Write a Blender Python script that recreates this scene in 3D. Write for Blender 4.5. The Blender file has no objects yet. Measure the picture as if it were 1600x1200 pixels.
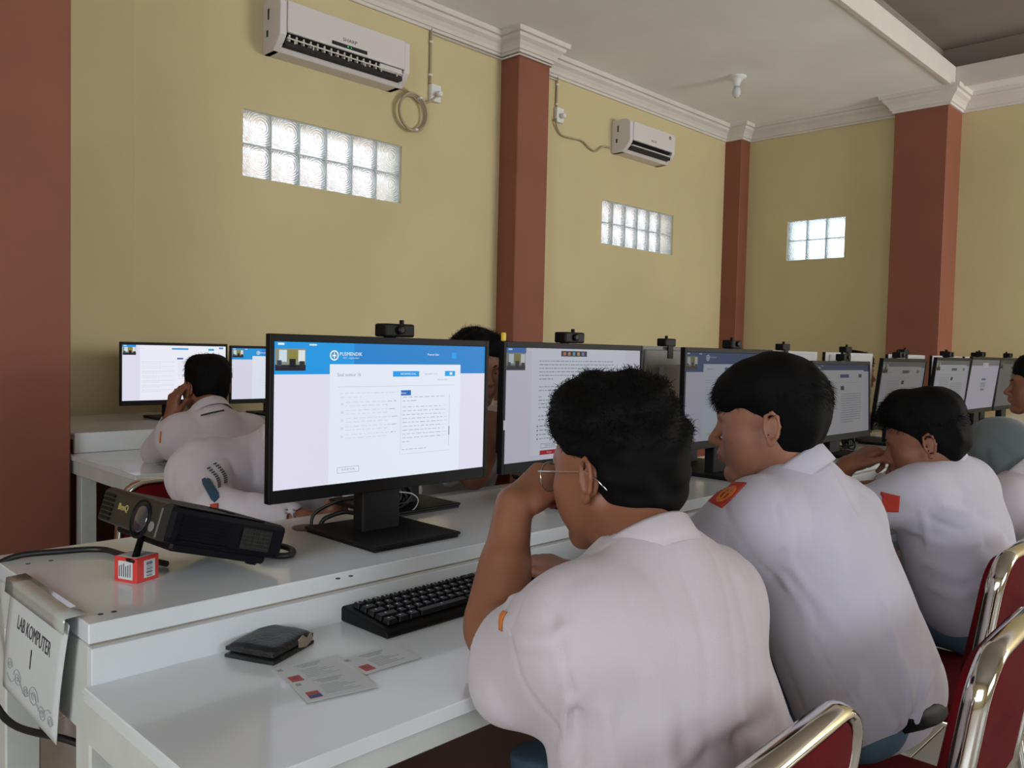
import bpy, bmesh, math, random
import numpy as np
from mathutils import Vector, Matrix, Euler, noise as mnoise
S = bpy.context.scene
C = bpy.context.collection
PI = math.pi
H = 1.215                                   # eye height; floor is z = 0

# ------------------------------------------------------------------ camera
YAW, PITCH, ROLL, FOC = 0.77329, -0.041259, 0.023105, 1300.33
fw = Vector((math.cos(YAW)*math.cos(PITCH), math.sin(YAW)*math.cos(PITCH), math.sin(PITCH)))
rt0 = Vector((math.sin(YAW), -math.cos(YAW), 0)); up0 = rt0.cross(fw)
rt = math.cos(ROLL)*rt0 + math.sin(ROLL)*up0; up = -math.sin(ROLL)*rt0 + math.cos(ROLL)*up0
cam = bpy.data.cameras.new('camera'); camo = bpy.data.objects.new('camera', cam); C.objects.link(camo)
m = Matrix((rt, up, -fw)).transposed().to_4x4(); m.translation = (0, 0, H); camo.matrix_world = m
cam.sensor_width = 36; cam.lens = 36*FOC/1600; cam.clip_start = 0.02; cam.clip_end = 200
S.camera = camo
def W(px, py, d):                            # survey: where a point seen at that bearing and distance stands
    return Vector((0, 0, H)) + d*(fw + (px-800)/FOC*rt - (py-600)/FOC*up)

# ------------------------------------------------------------------ light
wd = bpy.data.worlds.new('sky'); S.world = wd; wd.use_nodes = True
wn = wd.node_tree.nodes; bg = wn['Background']
bg.inputs[0].default_value = (0.80, 0.90, 1.0, 1); bg.inputs[1].default_value = 5.2
def area(name, loc, rot, sx, sy, power, col=(1, 1, 1)):
    l = bpy.data.lights.new(name, 'AREA'); l.shape = 'RECTANGLE'; l.size = sx; l.size_y = sy; l.energy = power; l.color = col
    o = bpy.data.objects.new(name, l); o.location = loc; o.rotation_euler = rot; C.objects.link(o); return o
# daylight through the windows of the wall to the right and the one behind the camera
area('daylight', (0.2, -3.9, 1.9), (math.radians(100), 0, 0), 3.2, 1.5, 9, (0.93, 0.95, 1.0))
area('daylight', (7.0, -3.9, 2.0), (math.radians(98), 0, 0), 2.8, 1.6, 215, (1.0, 0.97, 0.93))
area('daylight', (-2.9, -0.6, 1.9), (math.radians(82), 0, math.radians(-90)), 2.2, 1.4, 66, (0.95, 0.97, 1.0))
S.view_settings.view_transform = 'Standard'; S.view_settings.look = 'None'; S.view_settings.gamma = 1
S.view_settings.use_curve_mapping = False; S.view_settings.exposure = -0.12

# ------------------------------------------------------------------ materials
def lin(c):
    if isinstance(c, str): c = [int(c[i:i+2], 16)/255 for i in (0, 2, 4)]
    return tuple((x/12.92 if x <= 0.04045 else ((x+0.055)/1.055)**2.4) for x in c)
MATS = {}
def mat(name, col, rough=0.6, metal=0.0, bump=0.0, bscale=200.0, var=0.0, vscale=3.0, coat=0.0, spec=0.5, sss=0.0, sheen=0.0, stretch=None):
    if name in MATS: return MATS[name]
    m = bpy.data.materials.new(name); m.use_nodes = True; nt = m.node_tree; N = nt.nodes; L = nt.links
    b = N['Principled BSDF']; c = lin(col)
    b.inputs['Base Color'].default_value = (*c, 1); b.inputs['Roughness'].default_value = rough
    b.inputs['Metallic'].default_value = metal; b.inputs['Coat Weight'].default_value = coat
    b.inputs['Specular IOR Level'].default_value = spec
    if sss: b.inputs['Subsurface Weight'].default_value = sss; b.inputs['Subsurface Radius'].default_value = (0.012, 0.005, 0.003); b.inputs['Subsurface Scale'].default_value = 1.0
    if sheen: b.inputs['Sheen Weight'].default_value = sheen
    if bump or var:
        tc = N.new('ShaderNodeTexCoord'); mp = N.new('ShaderNodeMapping'); L.new(tc.outputs['Object'], mp.inputs[0])
        if stretch: mp.inputs['Scale'].default_value = stretch
    if var:
        n = N.new('ShaderNodeTexNoise'); n.inputs['Scale'].default_value = vscale; n.inputs['Detail'].default_value = 5
        L.new(mp.outputs[0], n.inputs[0])
        r = N.new('ShaderNodeMapRange'); r.inputs[1].default_value = 0.3; r.inputs[2].default_value = 0.7
        r.inputs[3].default_value = 1-var; r.inputs[4].default_value = 1+var; L.new(n.outputs[0], r.inputs[0])
        v = N.new('ShaderNodeVectorMath'); v.operation = 'SCALE'; v.inputs[0].default_value = c; L.new(r.outputs[0], v.inputs[3])
        L.new(v.outputs[0], b.inputs['Base Color'])
    if bump:
        n2 = N.new('ShaderNodeTexNoise'); n2.inputs['Scale'].default_value = bscale; n2.inputs['Detail'].default_value = 3
        L.new(mp.outputs[0], n2.inputs[0])
        bp = N.new('ShaderNodeBump'); bp.inputs['Strength'].default_value = bump; bp.inputs['Distance'].default_value = 0.002
        L.new(n2.outputs[0], bp.inputs['Height']); L.new(bp.outputs[0], b.inputs['Normal'])
    MATS[name] = m; return m
def emis(col, k, name=None):
    key = 'screen_%s_%.2f' % (col, k)
    if key in MATS: return MATS[key]
    m = bpy.data.materials.new(key); m.use_nodes = True; b = m.node_tree.nodes['Principled BSDF']
    b.inputs['Base Color'].default_value = (0.005, 0.005, 0.005, 1); b.inputs['Roughness'].default_value = 0.4; b.inputs['Specular IOR Level'].default_value = 0.12
    b.inputs['Emission Color'].default_value = (*lin(col), 1); b.inputs['Emission Strength'].default_value = k
    MATS[key] = m; return m
M_wall = mat('cream_wall_paint', 'cabb90', 0.75, bump=0.25, bscale=90, var=0.05, vscale=1.3)
M_brown = mat('brown_pillar_paint', '87503c', 0.7, bump=0.3, bscale=70, var=0.08, vscale=2)
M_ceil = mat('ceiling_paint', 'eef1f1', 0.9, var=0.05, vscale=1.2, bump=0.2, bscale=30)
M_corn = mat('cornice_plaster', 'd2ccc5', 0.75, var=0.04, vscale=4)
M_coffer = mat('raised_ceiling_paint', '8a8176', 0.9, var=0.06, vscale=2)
M_grout = mat('floor_grout', '77706a', 0.8)
M_tile = mat('floor_tile', 'b9b1a6', 0.25, var=0.07, vscale=5)
M_desk = mat('white_laminate', 'd6dadd', 0.16, coat=0.3, var=0.025, vscale=6, bump=0.03, bscale=30)
M_deskp = mat('painted_white_wood', 'c3c5c0', 0.45, var=0.08, vscale=9, bump=0.2, bscale=40)
M_edge = mat('raw_board_edge', '8d8371', 0.7, var=0.15, vscale=30)
M_blk = mat('black_plastic', '09090b', 0.5, bump=0.05, bscale=600, spec=0.2)
M_blk2 = mat('matt_black_plastic', '0e0e11', 0.55, bump=0.08, bscale=500, spec=0.25)
M_key = mat('keycap_plastic', '0c0c0f', 0.45, spec=0.25)
M_keyw = mat('keycap_print', 'b8b8bb', 0.5)
M_cable = mat('black_cable_rubber', '0e0e10', 0.45)
M_greyb = mat('grey_monitor_back', '777273', 0.5, var=0.03, vscale=5)
M_litb = mat('lit_monitor_back', 'b4b3b4', 0.5)  # paler copy of the back grey; stronger light on the far backs painted in
M_acw = mat('white_ac_plastic', 'd5cfce', 0.35, spec=0.5)
M_acd = mat('ac_dark_interior', '141313', 0.7)
M_beige = mat('aged_beige_plastic', 'ab9a80', 0.5)
M_chrome = mat('chrome', 'dcdad6', 0.1, metal=1.0)
M_steel = mat('dull_steel', '9a9894', 0.3, metal=1.0)
M_red = mat('red_chair_fabric', '5c070e', 0.9, bump=0.4, bscale=500, var=0.12, vscale=14, spec=0.15)
M_shirt = mat('white_school_shirt_cloth', 'c0b7bd', 0.85, bump=0.25, bscale=900, var=0.02, vscale=5, sheen=0.1)
M_shirt2 = mat('cool_white_shirt_cloth', 'bdb8c4', 0.85, bump=0.25, bscale=900, var=0.02, vscale=5, sheen=0.1)
M_jean = mat('blue_grey_trouser_cloth', '4d6577', 0.85, bump=0.3, bscale=700, var=0.12, vscale=12)
M_belt = mat('black_belt_leather', '0a0a0c', 0.55, spec=0.15)
M_hair = mat('black_hair', '080707', 0.75, spec=0.12)
M_skin = mat('brown_skin', '84553e', 0.5, sss=0.12, var=0.07, vscale=18, bump=0.12, bscale=350, spec=0.4)
M_skinb = mat('tan_skin', '9c6c55', 0.5, sss=0.12, var=0.06, vscale=18, bump=0.12, bscale=350, spec=0.4)
M_lip = mat('lip_skin', '9c524c', 0.45, sss=0.1)
M_teal = mat('grey_teal_veil_cloth', '606869', 0.9, bump=0.3, bscale=800, sheen=0.2)
M_paper = mat('white_paper', 'c4c7c8', 0.6, var=0.02, vscale=8)
M_tape = mat('clear_tape', 'a9aaa5', 0.15, coat=0.5)
M_ink = mat('dark_ink', '3a3a40', 0.6); M_inkp = mat('pale_ink', '8b8f96', 0.6)
M_redp = mat('red_card_print', 'c8382f', 0.55)
M_redink = mat('red_photo_print', 'b0353a', 0.5)
M_blueink = mat('blue_photo_print', '2c3c74', 0.5)
M_wallet = mat('black_wallet_leather', '0c0c0f', 0.4, bump=0.6, bscale=160, var=0.3, vscale=20)
M_proj = mat('projector_plastic', '0a0a10', 0.5, bump=0.08, bscale=500, spec=0.12)
M_projf = mat('projector_front_plastic', '2d2a24', 0.42, spec=0.3)
M_gold = mat('gold_print', 'b5a56a', 0.4)
M_white = mat('white_plastic', 'dedede', 0.35)
M_yel = mat('yellow_plastic', 'd8b62c', 0.45)
M_orange = mat('orange_patch_thread', 'c9702a', 0.7)
M_rpatch = mat('red_patch_thread', 'ba3527', 0.8, bump=0.5, bscale=900)
M_bpatch = mat('dark_blue_patch_thread', '24465a', 0.8, bump=0.5, bscale=900)
M_brick = mat('neighbour_wall_plaster', 'd0977c', 0.8, var=0.2, vscale=2)
M_mortar = mat('block_mortar', 'c9cfcd', 0.7)
M_grom = mat('grommet_plastic', '4b3e33', 0.5)

def glass_mat(name, cx, cz, s, tint, seed):
    m = bpy.data.materials.new(name); m.use_nodes = True; nt = m.node_tree; N = nt.nodes; L = nt.links
    for n in list(N): N.remove(n)
    out = N.new('ShaderNodeOutputMaterial'); tc = N.new('ShaderNodeTexCoord')
    wv = N.new('ShaderNodeTexWave'); wv.wave_type = 'RINGS'; wv.rings_direction = 'SPHERICAL'; wv.inputs['Scale'].default_value = 26
    mp = N.new('ShaderNodeMapping'); mp.inputs['Location'].default_value = (-0.03, 0, -0.02); L.new(tc.outputs['Object'], mp.inputs[0]); L.new(mp.outputs[0], wv.inputs[0])
    wv.inputs['Distortion'].default_value = 2.5; wv.inputs['Detail'].default_value = 1
    no = N.new('ShaderNodeTexNoise'); no.inputs['Scale'].default_value = 16; no.inputs['Distortion'].default_value = 1.5; L.new(tc.outputs['Object'], no.inputs[0])
    ad = N.new('ShaderNodeMath'); ad.operation = 'MULTIPLY_ADD'; ad.inputs[1].default_value = 0.35; L.new(wv.outputs['Fac'], ad.inputs[0]); L.new(no.outputs[0], ad.inputs[2])
    bp = N.new('ShaderNodeBump'); bp.inputs['Strength'].default_value = 1; bp.inputs['Distance'].default_value = 0.02; L.new(ad.outputs[0], bp.inputs['Height'])
    gl = N.new('ShaderNodeBsdfGlass'); gl.inputs['Roughness'].default_value = 0.12; gl.inputs['IOR'].default_value = 1.2; gl.inputs['Color'].default_value = (*lin(tint), 1)
    L.new(bp.outputs[0], gl.inputs['Normal'])
    tr = N.new('ShaderNodeBsdfTranslucent'); tr.inputs['Color'].default_value = (*lin(tint), 1); L.new(bp.outputs[0], tr.inputs['Normal'])
    mx = N.new('ShaderNodeMixShader'); mx.inputs[0].default_value = 0.45; L.new(gl.outputs[0], mx.inputs[1]); L.new(tr.outputs[0], mx.inputs[2])
    L.new(mx.outputs[0], out.inputs[0]); return m
M_glass = glass_mat('pressed_block_glass', 0, 0, 1, 'e4e8ea', 1)

# ------------------------------------------------------------------ mesh helpers
def setp(o, label=None, cat=None, group=None, kind=None):
    if label: o['label'] = label
    if cat: o['category'] = cat
    if group: o['group'] = group
    if kind: o['kind'] = kind
    return o
def thing(name, label, cat, loc=(0, 0, 0), rotz=0, group=None, rot=None):
    o = bpy.data.objects.new(name, None); C.objects.link(o); o.location = loc
    o.rotation_euler = rot if rot else (0, 0, rotz); o.empty_display_size = 0.05
    return setp(o, label, cat, group)
def mw(o):
    m = Matrix.LocRotScale(o.location, o.rotation_euler, o.scale)
    return mw(o.parent) @ m if o.parent else m
class MB:
    def __init__(s): s.bm = bmesh.new()
    def _post(s, geom_v, M, mi):
        for v in geom_v: v.co = M @ v.co
        for f in {f for v in geom_v for f in v.link_faces}: f.material_index = mi
    def box(s, x0, y0, z0, x1, y1, z1, bev=0.0, M=None, mi=0, seg=1):
        t = bmesh.new(); r = bmesh.ops.create_cube(t, size=1)
        for v in t.verts: v.co = Vector(((x0+x1)/2+v.co.x*(x1-x0), (y0+y1)/2+v.co.y*(y1-y0), (z0+z1)/2+v.co.z*(z1-z0)))
        if bev: bmesh.ops.bevel(t, geom=t.edges[:], offset=bev, segments=seg, affect='EDGES', profile=0.5)
        s.merge(t, M, mi); return s
    def merge(s, t, M=None, mi=0):
        if M is not None: bmesh.ops.transform(t, matrix=M, verts=t.verts)
        base = len(s.bm.verts); t.verts.index_update(); nv = [s.bm.verts.new(v.co) for v in t.verts]
        for f in t.faces:
            try:
                nf = s.bm.faces.new([nv[v.index] for v in f.verts]); nf.material_index = mi; nf.smooth = f.smooth
            except ValueError: pass
        t.free(); return s
    def quad(s, pts, mi=0):
        f = s.bm.faces.new([s.bm.verts.new(p) for p in pts]); f.material_index = mi; return s
    def tube(s, pts, r, n=8, mi=0, close=False, flat=None):
        pts = [Vector(p) for p in pts]; K = len(pts); rr = r if isinstance(r, (list, tuple)) else [r]*K
        rings = []; prev = None
        for i, p in enumerate(pts):
            if close: t = (pts[(i+1) % K]-pts[i-1]).normalized()
            else: t = (pts[min(i+1, K-1)]-pts[max(i-1, 0)]).normalized()
            a = prev if prev is not None else (Vector((0, 0, 1)) if abs(t.z) < 0.9 else Vector((1, 0, 0)))
            u = (a - t*a.dot(t)).normalized(); w = t.cross(u); prev = u
            fu, fv = (flat if flat else (1, 1))
            rings.append([s.bm.verts.new(p+rr[i]*(fu*math.cos(2*PI*k/n)*u+fv*math.sin(2*PI*k/n)*w)) for k in range(n)])
        for i in range(K if close else K-1):
            A, B = rings[i], rings[(i+1) % K]
            for k in range(n):
                f = s.bm.faces.new((A[k], A[(k+1) % n], B[(k+1) % n], B[k])); f.smooth = True; f.material_index = mi
        if not close:
            for R in (rings[0][::-1], rings[-1]):
                f = s.bm.faces.new(R); f.material_index = mi
        return s
    def lathe(s, prof, cx=0, cy=0, n=20, M=None, mi=0):
        t = bmesh.new(); rings = [[t.verts.new((r*math.cos(2*PI*k/n), r*math.sin(2*PI*k/n), z)) for k in range(n)] for r, z in prof]
        for A, B in zip(rings, rings[1:]):
            for k in range(n): f = t.faces.new((A[k], A[(k+1) % n], B[(k+1) % n], B[k])); f.smooth = True
        t.faces.new(rings[0][::-1]); t.faces.new(rings[-1])
        for v in t.verts: v.co.x += cx; v.co.y += cy
        s.merge(t, M, mi); return s
    def prism(s, poly, d, M=None, mi=0, bev=0):        # poly in XZ, thickness d along +Y
        t = bmesh.new(); a = [t.verts.new((x, 0, z)) for x, z in poly]; b = [t.verts.new((x, d, z)) for x, z in poly]
        t.faces.new(a); t.faces.new(b[::-1]); n = len(poly)
        for k in range(n): t.faces.new((a[k], b[k], b[(k+1) % n], a[(k+1) % n]))
        if bev: bmesh.ops.bevel(t, geom=t.edges[:], offset=bev, segments=1, affect='EDGES')
        s.merge(t, M, mi); return s
    def build(s, name, mats, parent=None, local=True, kind=None, label=None):
        bmesh.ops.recalc_face_normals(s.bm, faces=s.bm.faces[:])
        me = bpy.data.meshes.new(name); s.bm.to_mesh(me); s.bm.free()
        for x in (mats if isinstance(mats, (list, tuple)) else [mats]): me.materials.append(x)
        o = bpy.data.objects.new(name, me); C.objects.link(o)
        if parent is not None:
            o.parent = parent
            if not local: me.transform(mw(parent).inverted())
        if kind: o['kind'] = kind
        if label: o['label'] = label
        return o
def copy_tree(o, parent=None):
    c = o.copy(); C.objects.link(c)
    if parent is not None: c.parent = parent
    for ch in list(o.children): copy_tree(ch, c)
    return c
def text_mesh(body, size, depth=0.0004, align='CENTER'):
    cu = bpy.data.curves.new('t', 'FONT'); cu.body = body; cu.size = size; cu.align_x = align; cu.align_y = 'CENTER'; cu.extrude = depth; cu.resolution_u = 2
    o = bpy.data.objects.new('t', cu); me = bpy.data.meshes.new_from_object(o); bpy.data.objects.remove(o); bpy.data.curves.remove(cu); return me
def add_text(name, body, size, M, mt, parent, depth=0.0004, align='CENTER', bold=0, sx=1):
    me = text_mesh(body, size, depth, align); me.transform(M @ Matrix.Diagonal((sx, 1, 1, 1))); me.materials.clear(); me.materials.append(mt)
    o = bpy.data.objects.new(name, me); C.objects.link(o); o.parent = parent; return o
def catmull(P, n=6):
    P = [Vector(p) for p in P]; out = []
    for i in range(len(P)-1):
        a, b, c, d = P[max(i-1, 0)], P[i], P[i+1], P[min(i+2, len(P)-1)]
        for k in range(n):
            t = k/n; out.append(0.5*((2*b)+(c-a)*t+(2*a-5*b+4*c-d)*t*t+(3*b-a-3*c+d)*t**3))
    return out+[P[-1]]

# ================================================================== THE ROOM
YW, XB = 4.6, 8.0                      # long wall and end wall
ZC, ZR = H+2.37, H+2.74                # ceiling, raised ceiling
XN, YN = -3.0, -4.0
YE = 2.42                              # edge of the lower ceiling
# floor
b = MB(); b.box(XN, YN, -0.1, 9.2, YW+0.2, -0.004); floor = b.build('floor', M_grout, kind='structure')
tb = MB(); tb.box(-0.248, -0.248, -0.004, 0.248, 0.248, 0.0, bev=0.0015); t0 = None
for i in range(-1, 12):
    for j in range(-1, 9):
        x, y = 0.25+0.5*i, 0.1+0.5*j
        if t0 is None: t0 = tb.build('floor_tile', M_tile, floor); o = t0
        else: o = t0.copy(); C.objects.link(o)
        o.location = (x, y, 0)
b = MB(); b.box(5.76, YN, -0.004, 9.2, YW, 0.0); b.box(XN, YN, -0.004, -0.5, YW, 0); b.box(-0.5, YN, -0.004, 5.76, -0.65, 0)
b.build('tile_field', M_tile, floor)
# left wall with two window openings
wins = [(0.523*YW, 0.778*YW, H+0.2145*YW, H+0.2995*YW), (1.259*YW, 1.502*YW, H+0.2075*YW, H+0.2905*YW)]
b = MB(); xs = [XN]
def wall_y(b, x0, x1, y0, y1, zt, holes):
    x = x0
    for (a, c, za, zb) in holes:
        b.box(x, y0, 0, a, y1, zt); b.box(a, y0, 0, c, y1, za); b.box(a, y0, zb, c, y1, zt); x = c
    b.box(x, y0, 0, x1, y1, zt)
wall_y(b, XN, XB+0.2, YW, YW+0.2, ZR, wins)
wl = b.build('wall_left', M_wall, kind='structure')
b = MB(); b.box(1.1, YW-0.025, 0.75, 1.776, YW+0.01, ZC-0.1, bev=0.004); b.build('plaster_step', M_wall, wl)
b = MB(); b.box(XN, YW-0.012, 0, XB, YW+0.01, 0.74, bev=0.003); setp(b.build('baseboard_left', M_brown), kind='structure')
# end wall
w3 = (0.4215*XB, 0.4955*XB, H+0.1205*XB, H+0.170*XB)
b = MB()
b.box(XB, 2.46, 0, XB+0.2, w3[0], ZR); b.box(XB, w3[1], 0, XB+0.2, YW+0.2, ZR)
b.box(XB, w3[0], 0, XB+0.2, w3[1], w3[2]); b.box(XB, w3[0], w3[3], XB+0.2, w3[1], ZR)
wb = b.build('wall_end', M_wall, kind='structure')
XB2 = 8.24
b = MB(); b.box(XB2, YN, 0, XB2+0.2, YE+0.05, ZR); b.box(XB+0.2, 2.46, 0, XB2+0.2, YE+0.15, ZR); setp(b.build('wall_far', M_wall), kind='structure')
# walls behind the camera and to the right, with big window openings
b = MB()
wall_y(b, XN-0.2, 9.2, YN-0.2, YN, ZR, [(-1.5, 1.9, 1.1, 2.7), (5.6, 8.4, 1.1, 2.8)])
setp(b.build('wall_right', M_wall), kind='structure')
b = MB()
b.box(XN-0.2, YN, 0, XN, -1.8, ZR); b.box(XN-0.2, 0.6, 0, XN, YW+0.2, ZR); b.box(XN-0.2, -1.8, 0, XN, 0.6, 1.1); b.box(XN-0.2, -1.8, 2.6, XN, 0.6, ZR)
setp(b.build('wall_near', M_wall), kind='structure')
# ceiling: a lower border along the walls round a raised field
b = MB(); b.box(XN, YE, ZC, XB, YW, ZC+0.15); b.box(XB-0.12, YN, ZC, XB2+0.2, YE, ZC+0.15)
ceil = b.build('ceiling', M_ceil, kind='structure')
b = MB(); b.box(XN, YE+0.13, ZC+0.152, XB, YE+0.2, ZR-0.002); b.box(XB-0.005, YN, ZC+0.152, XB+0.05, YE+0.129, ZR-0.002); b.build('cove_shade', M_coffer, ceil)  # added filler hiding the wall; dark colour stands for the shade in the cove
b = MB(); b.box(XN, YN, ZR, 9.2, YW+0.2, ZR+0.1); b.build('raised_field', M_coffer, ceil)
fx = XB-0.12
b = MB(); b.box(XN, YE-0.02, ZC-0.012, fx, YE+0.02, ZC+0.16, bev=0.003); b.build('edge_board', M_corn, ceil)
b = MB(); b.box(fx-0.02, YN, ZC-0.012, fx+0.02, YE-0.021, ZC+0.16, bev=0.003); b.build('edge_board', M_corn, ceil)
# pillars
def pillar(x0, y0, x1, y1, zt=ZC, nm='pillar'):
    b = MB(); b.box(x0, y0, 0, x1, y1, zt, bev=0.006); return setp(b.build(nm, M_brown), kind='structure')
pillar(0.15, 3.56, 1.139, YW+0.01)
P2X0, P2X1, P2Y = 4.517, 4.86, 4.41
pillar(P2X0, P2Y, P2X1, YW+0.01)
pillar(7.83, 4.41, XB+0.01, YW+0.01)
P4 = (7.87, 2.447, 8.25, 2.90)
pillar(P4[0], P4[1], P4[2], P4[3])
# cornice: stepped moulding that follows walls and pillars
prof = [(0, 0), (0.018, 0.0), (0.02, 0.018), (0.032, 0.022), (0.04, 0.045), (0.058, 0.07), (0.085, 0.09), (0.09, 0.112), (0.11, 0.116), (0.115, 0.15), (0, 0.15)]
def cornice(path, nm, sgn=1):
    b = MB(); z0 = ZC-0.15; P = [Vector((x, y)) for x, y in path]; rings = []
    for i, p in enumerate(P):
        d0 = (P[i]-P[i-1]).normalized() if i else (P[1]-P[0]).normalized(); d1 = (P[i+1]-P[i]).normalized() if i < len(P)-1 else d0
        n0 = Vector((d0.y, -d0.x))*sgn; n1 = Vector((d1.y, -d1.x))*sgn; nn = n0+n1; nn = nn/ (nn.dot(n0)) if nn.dot(n0) > 1e-6 else n0
        rings.append([b.bm.verts.new((p.x+nn.x*o, p.y+nn.y*o, z0+z)) for o, z in prof])
    for A, B in zip(rings, rings[1:]):
        for k in range(len(prof)): b.bm.faces.new((A[k], A[(k+1) % len(prof)], B[(k+1) % len(prof)], B[k]))
    b.bm.faces.new(rings[0]); b.bm.faces.new(rings[-1][::-1])
    return setp(b.build(nm, M_corn), kind='structure')
cornice([(1.14, YW), (P2X0, YW), (P2X0, P2Y), (P2X1, P2Y), (P2X1, YW), (7.83, YW), (7.83, 4.41), (XB, 4.41), (XB, P4[3]), (P4[0], P4[3]), (P4[0], P4[1]), (P4[2], P4[1])], 'trim_1')
cornice([(XB2, 2.44), (XB2, YN)], 'trim_2')

# glass block windows
def block_window(nm, x0, x1, z0, z1, nx, nz, M):
    root = setp(bpy.data.objects.new(nm, None), kind='structure'); C.objects.link(root)
    root.matrix_world = M; root.empty_display_size = 0.05
    b = MB(); w = (x1-x0)/nx; h = (z1-z0)/nz; g = 0.006
    for i in range(nx+1): b.box(x0+i*w-g/2, 0.02, z0, x0+i*w+g/2, 0.09, z1)
    for j in range(nz+1): b.box(x0, 0.0205, z0+j*h-g/2, x1, 0.0895, z0+j*h+g/2)
    b.build('mortar_grid', M_mortar, root)
    me = None
    for i in range(nx):
        for j in range(nz):
            if me is None:
                q = MB(); q.box(-w/2+g/2, -0.035, -h/2+g/2, w/2-g/2, 0.035, h/2-g/2, bev=0.012, seg=2)
                o = q.build('glass_block', M_glass, root); me = o.data
            else: o = bpy.data.objects.new('glass_block', me); C.objects.link(o); o.parent = root
            o.location = (x0+(i+0.5)*w, 0.058, z0+(j+0.5)*h)
            o.rotation_euler = (0, 0, 0)
    return root
block_window('window_1', *wins[0][:2], *wins[0][2:], 6, 2, Matrix.Translation((0, YW, 0)))
block_window('window_2', *wins[1][:2], *wins[1][2:], 6, 2, Matrix.Translation((0, YW, 0)))
block_window('window_3', -w3[1], -w3[0], w3[2], w3[3], 3, 2, Matrix.Translation((XB, 0, 0)) @ Matrix.Rotation(-PI/2, 4, 'Z'))
b = MB(); b.box(0, 8.6, 0, 11, 8.8, 3.45, bev=0.02); nb = b.build('neighbour_wall', M_brick)
setp(nb, 'orange plastered wall of the house next door, seen blurred through the long glass block window', 'wall')

# ================================================================== AIR CONDITIONERS
def air_con(x0, x1, z0, z1, label, kind):
    dp = 0.2; wd_ = x1-x0; hh = z1-z0
    r = thing('air_conditioner', label, 'air conditioner', (x0, YW, z0))
    ang = 0.055
    b = MB(); t = [(0, 0.06), (0.05, 0.004), (0.13, 0.0), (dp-0.015, 0.045), (dp, 0.07), (dp, hh-0.04), (dp-0.03, hh-0.008), (dp-0.06, hh), (0, hh)]
    # body side profile in (depth, z), extruded along x; the mouth is an open slot under the front panel
    body = [(0, 0), (0.12, 0.0), (0.135, 0.02), (0.11, 0.055), (dp-0.012, 0.105), (dp-0.012, hh-0.02), (dp-0.05, hh), (0, hh)]
    b.prism([(d, z) for d, z in body], wd_-0.012, M=Matrix.Translation((0.006, 0, 0)) @ Matrix.Rotation(-PI/2, 4, 'Z'), bev=0.003)
    b.build('body', M_acw, r)
    # side cheeks close the mouth at both ends
    for xx in (0, wd_-0.045):
        b = MB(); b.prism([(0, 0), (0.12, 0.0), (dp-0.03, 0.045), (dp, 0.085), (dp, hh-0.03), (dp-0.05, hh), (0, hh)], 0.045, M=Matrix.Translation((xx, 0, 0)) @ Matrix.Rotation(-PI/2, 4, 'Z'), bev=0.004)
        b.build('side_cover', M_acw, r)
    b = MB(); b.box(0.046, -dp-0.008, 0.098, wd_-0.046, -dp+0.012, hh-0.025, bev=0.006, seg=2); b.build('front_panel', M_acw, r)
    b = MB(); b.quad([(0.046, -0.113, 0.057), (wd_-0.046, -0.113, 0.057), (wd_-0.046, -dp+0.011, 0.1), (0.046, -dp+0.011, 0.1)]); 
    b.box(0.046, -dp+0.02, 0.03, wd_-0.046, -0.10, 0.055)
    b.build('outlet', M_acd, r)
    if kind == 1:
        for k in range(14):
            x = 0.07+k*(wd_-0.33)/13; b = MB(); b.box(x, -0.180, 0.055, x+0.010, -0.150, 0.100, bev=0.001); b.build('vane', M_corn, r)
        b = MB(); b.box(wd_-0.23, -0.186, 0.06, wd_-0.05, -0.17, 0.1, bev=0.003); b.build('outlet_cover', M_acw, r)
        b = MB(); b.box(0.05, -0.197, 0.064, wd_-0.05, -0.19, 0.072, bev=0.002)
        for k in range(7): b.box(0.1+k*0.125, -0.195, 0.045, 0.106+k*0.125, -0.185, 0.07)
        b.build('louvre', M_corn, r)
        b = MB(); b.box(wd_/2-0.13, -dp-0.011, 0.112, wd_/2+0.13, -dp-0.006, 0.134, bev=0.003); dsp = b.build('display', M_acd, r)
        b = MB(); b.box(wd_/2-0.02, -dp-0.0125, 0.119, wd_/2-0.012, -dp-0.0105, 0.127); b.box(wd_/2+0.005, -dp-0.0125, 0.119, wd_/2+0.01, -dp-0.0105, 0.125)
        b.build('indicator_light', emis('36e070', 1.2), dsp)
        add_text('brand_mark', 'SHARP', 0.03, Matrix.Translation((wd_/2, -dp-0.0085, 0.16)) @ Matrix.Rotation(PI/2, 4, 'X'), M_ink, r, sx=1.2)
    else:
        b = MB(); b.box(0.05, -0.2, 0.054, wd_-0.05, -0.125, 0.062, bev=0.003, M=Matrix.Identity(4)); b.build('louvre', M_white, r)
        add_text('brand_mark', 'AUX', 0.03, Matrix.Translation((wd_/2, -dp-0.0085, 0.14)) @ Matrix.Rotation(PI/2, 4, 'X'), M_ink, r, sx=1.4)
        b = MB(); b.lathe([(0.018, 0), (0.018, 0.002)], n=14, M=Matrix.Translation((wd_-0.1, -dp-0.008, 0.22)) @ Matrix.Rotation(PI/2, 4, 'X')); b.build('sticker', M_greyb, r)
    b = MB(); b.box(-0.003, -0.075, hh*0.62, 0.001, -0.063, hh*0.82); b.build('side_slot', M_acd, r)
    b = MB(); b.box(-0.003, -0.065, hh*0.3, 0.001, -0.05, hh*0.42); b.build('side_slot', M_acd, r)
    return r
air_con(2.525, 3.476, H+1.715, H+2.02, 'large dusty white air conditioner with open slatted mouth above the long glass block window', 1)
air_con(5.90, 6.60, H+1.75, H+2.035, 'smaller white air conditioner with a dark closed slot, right of the second brown pillar', 2)
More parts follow.
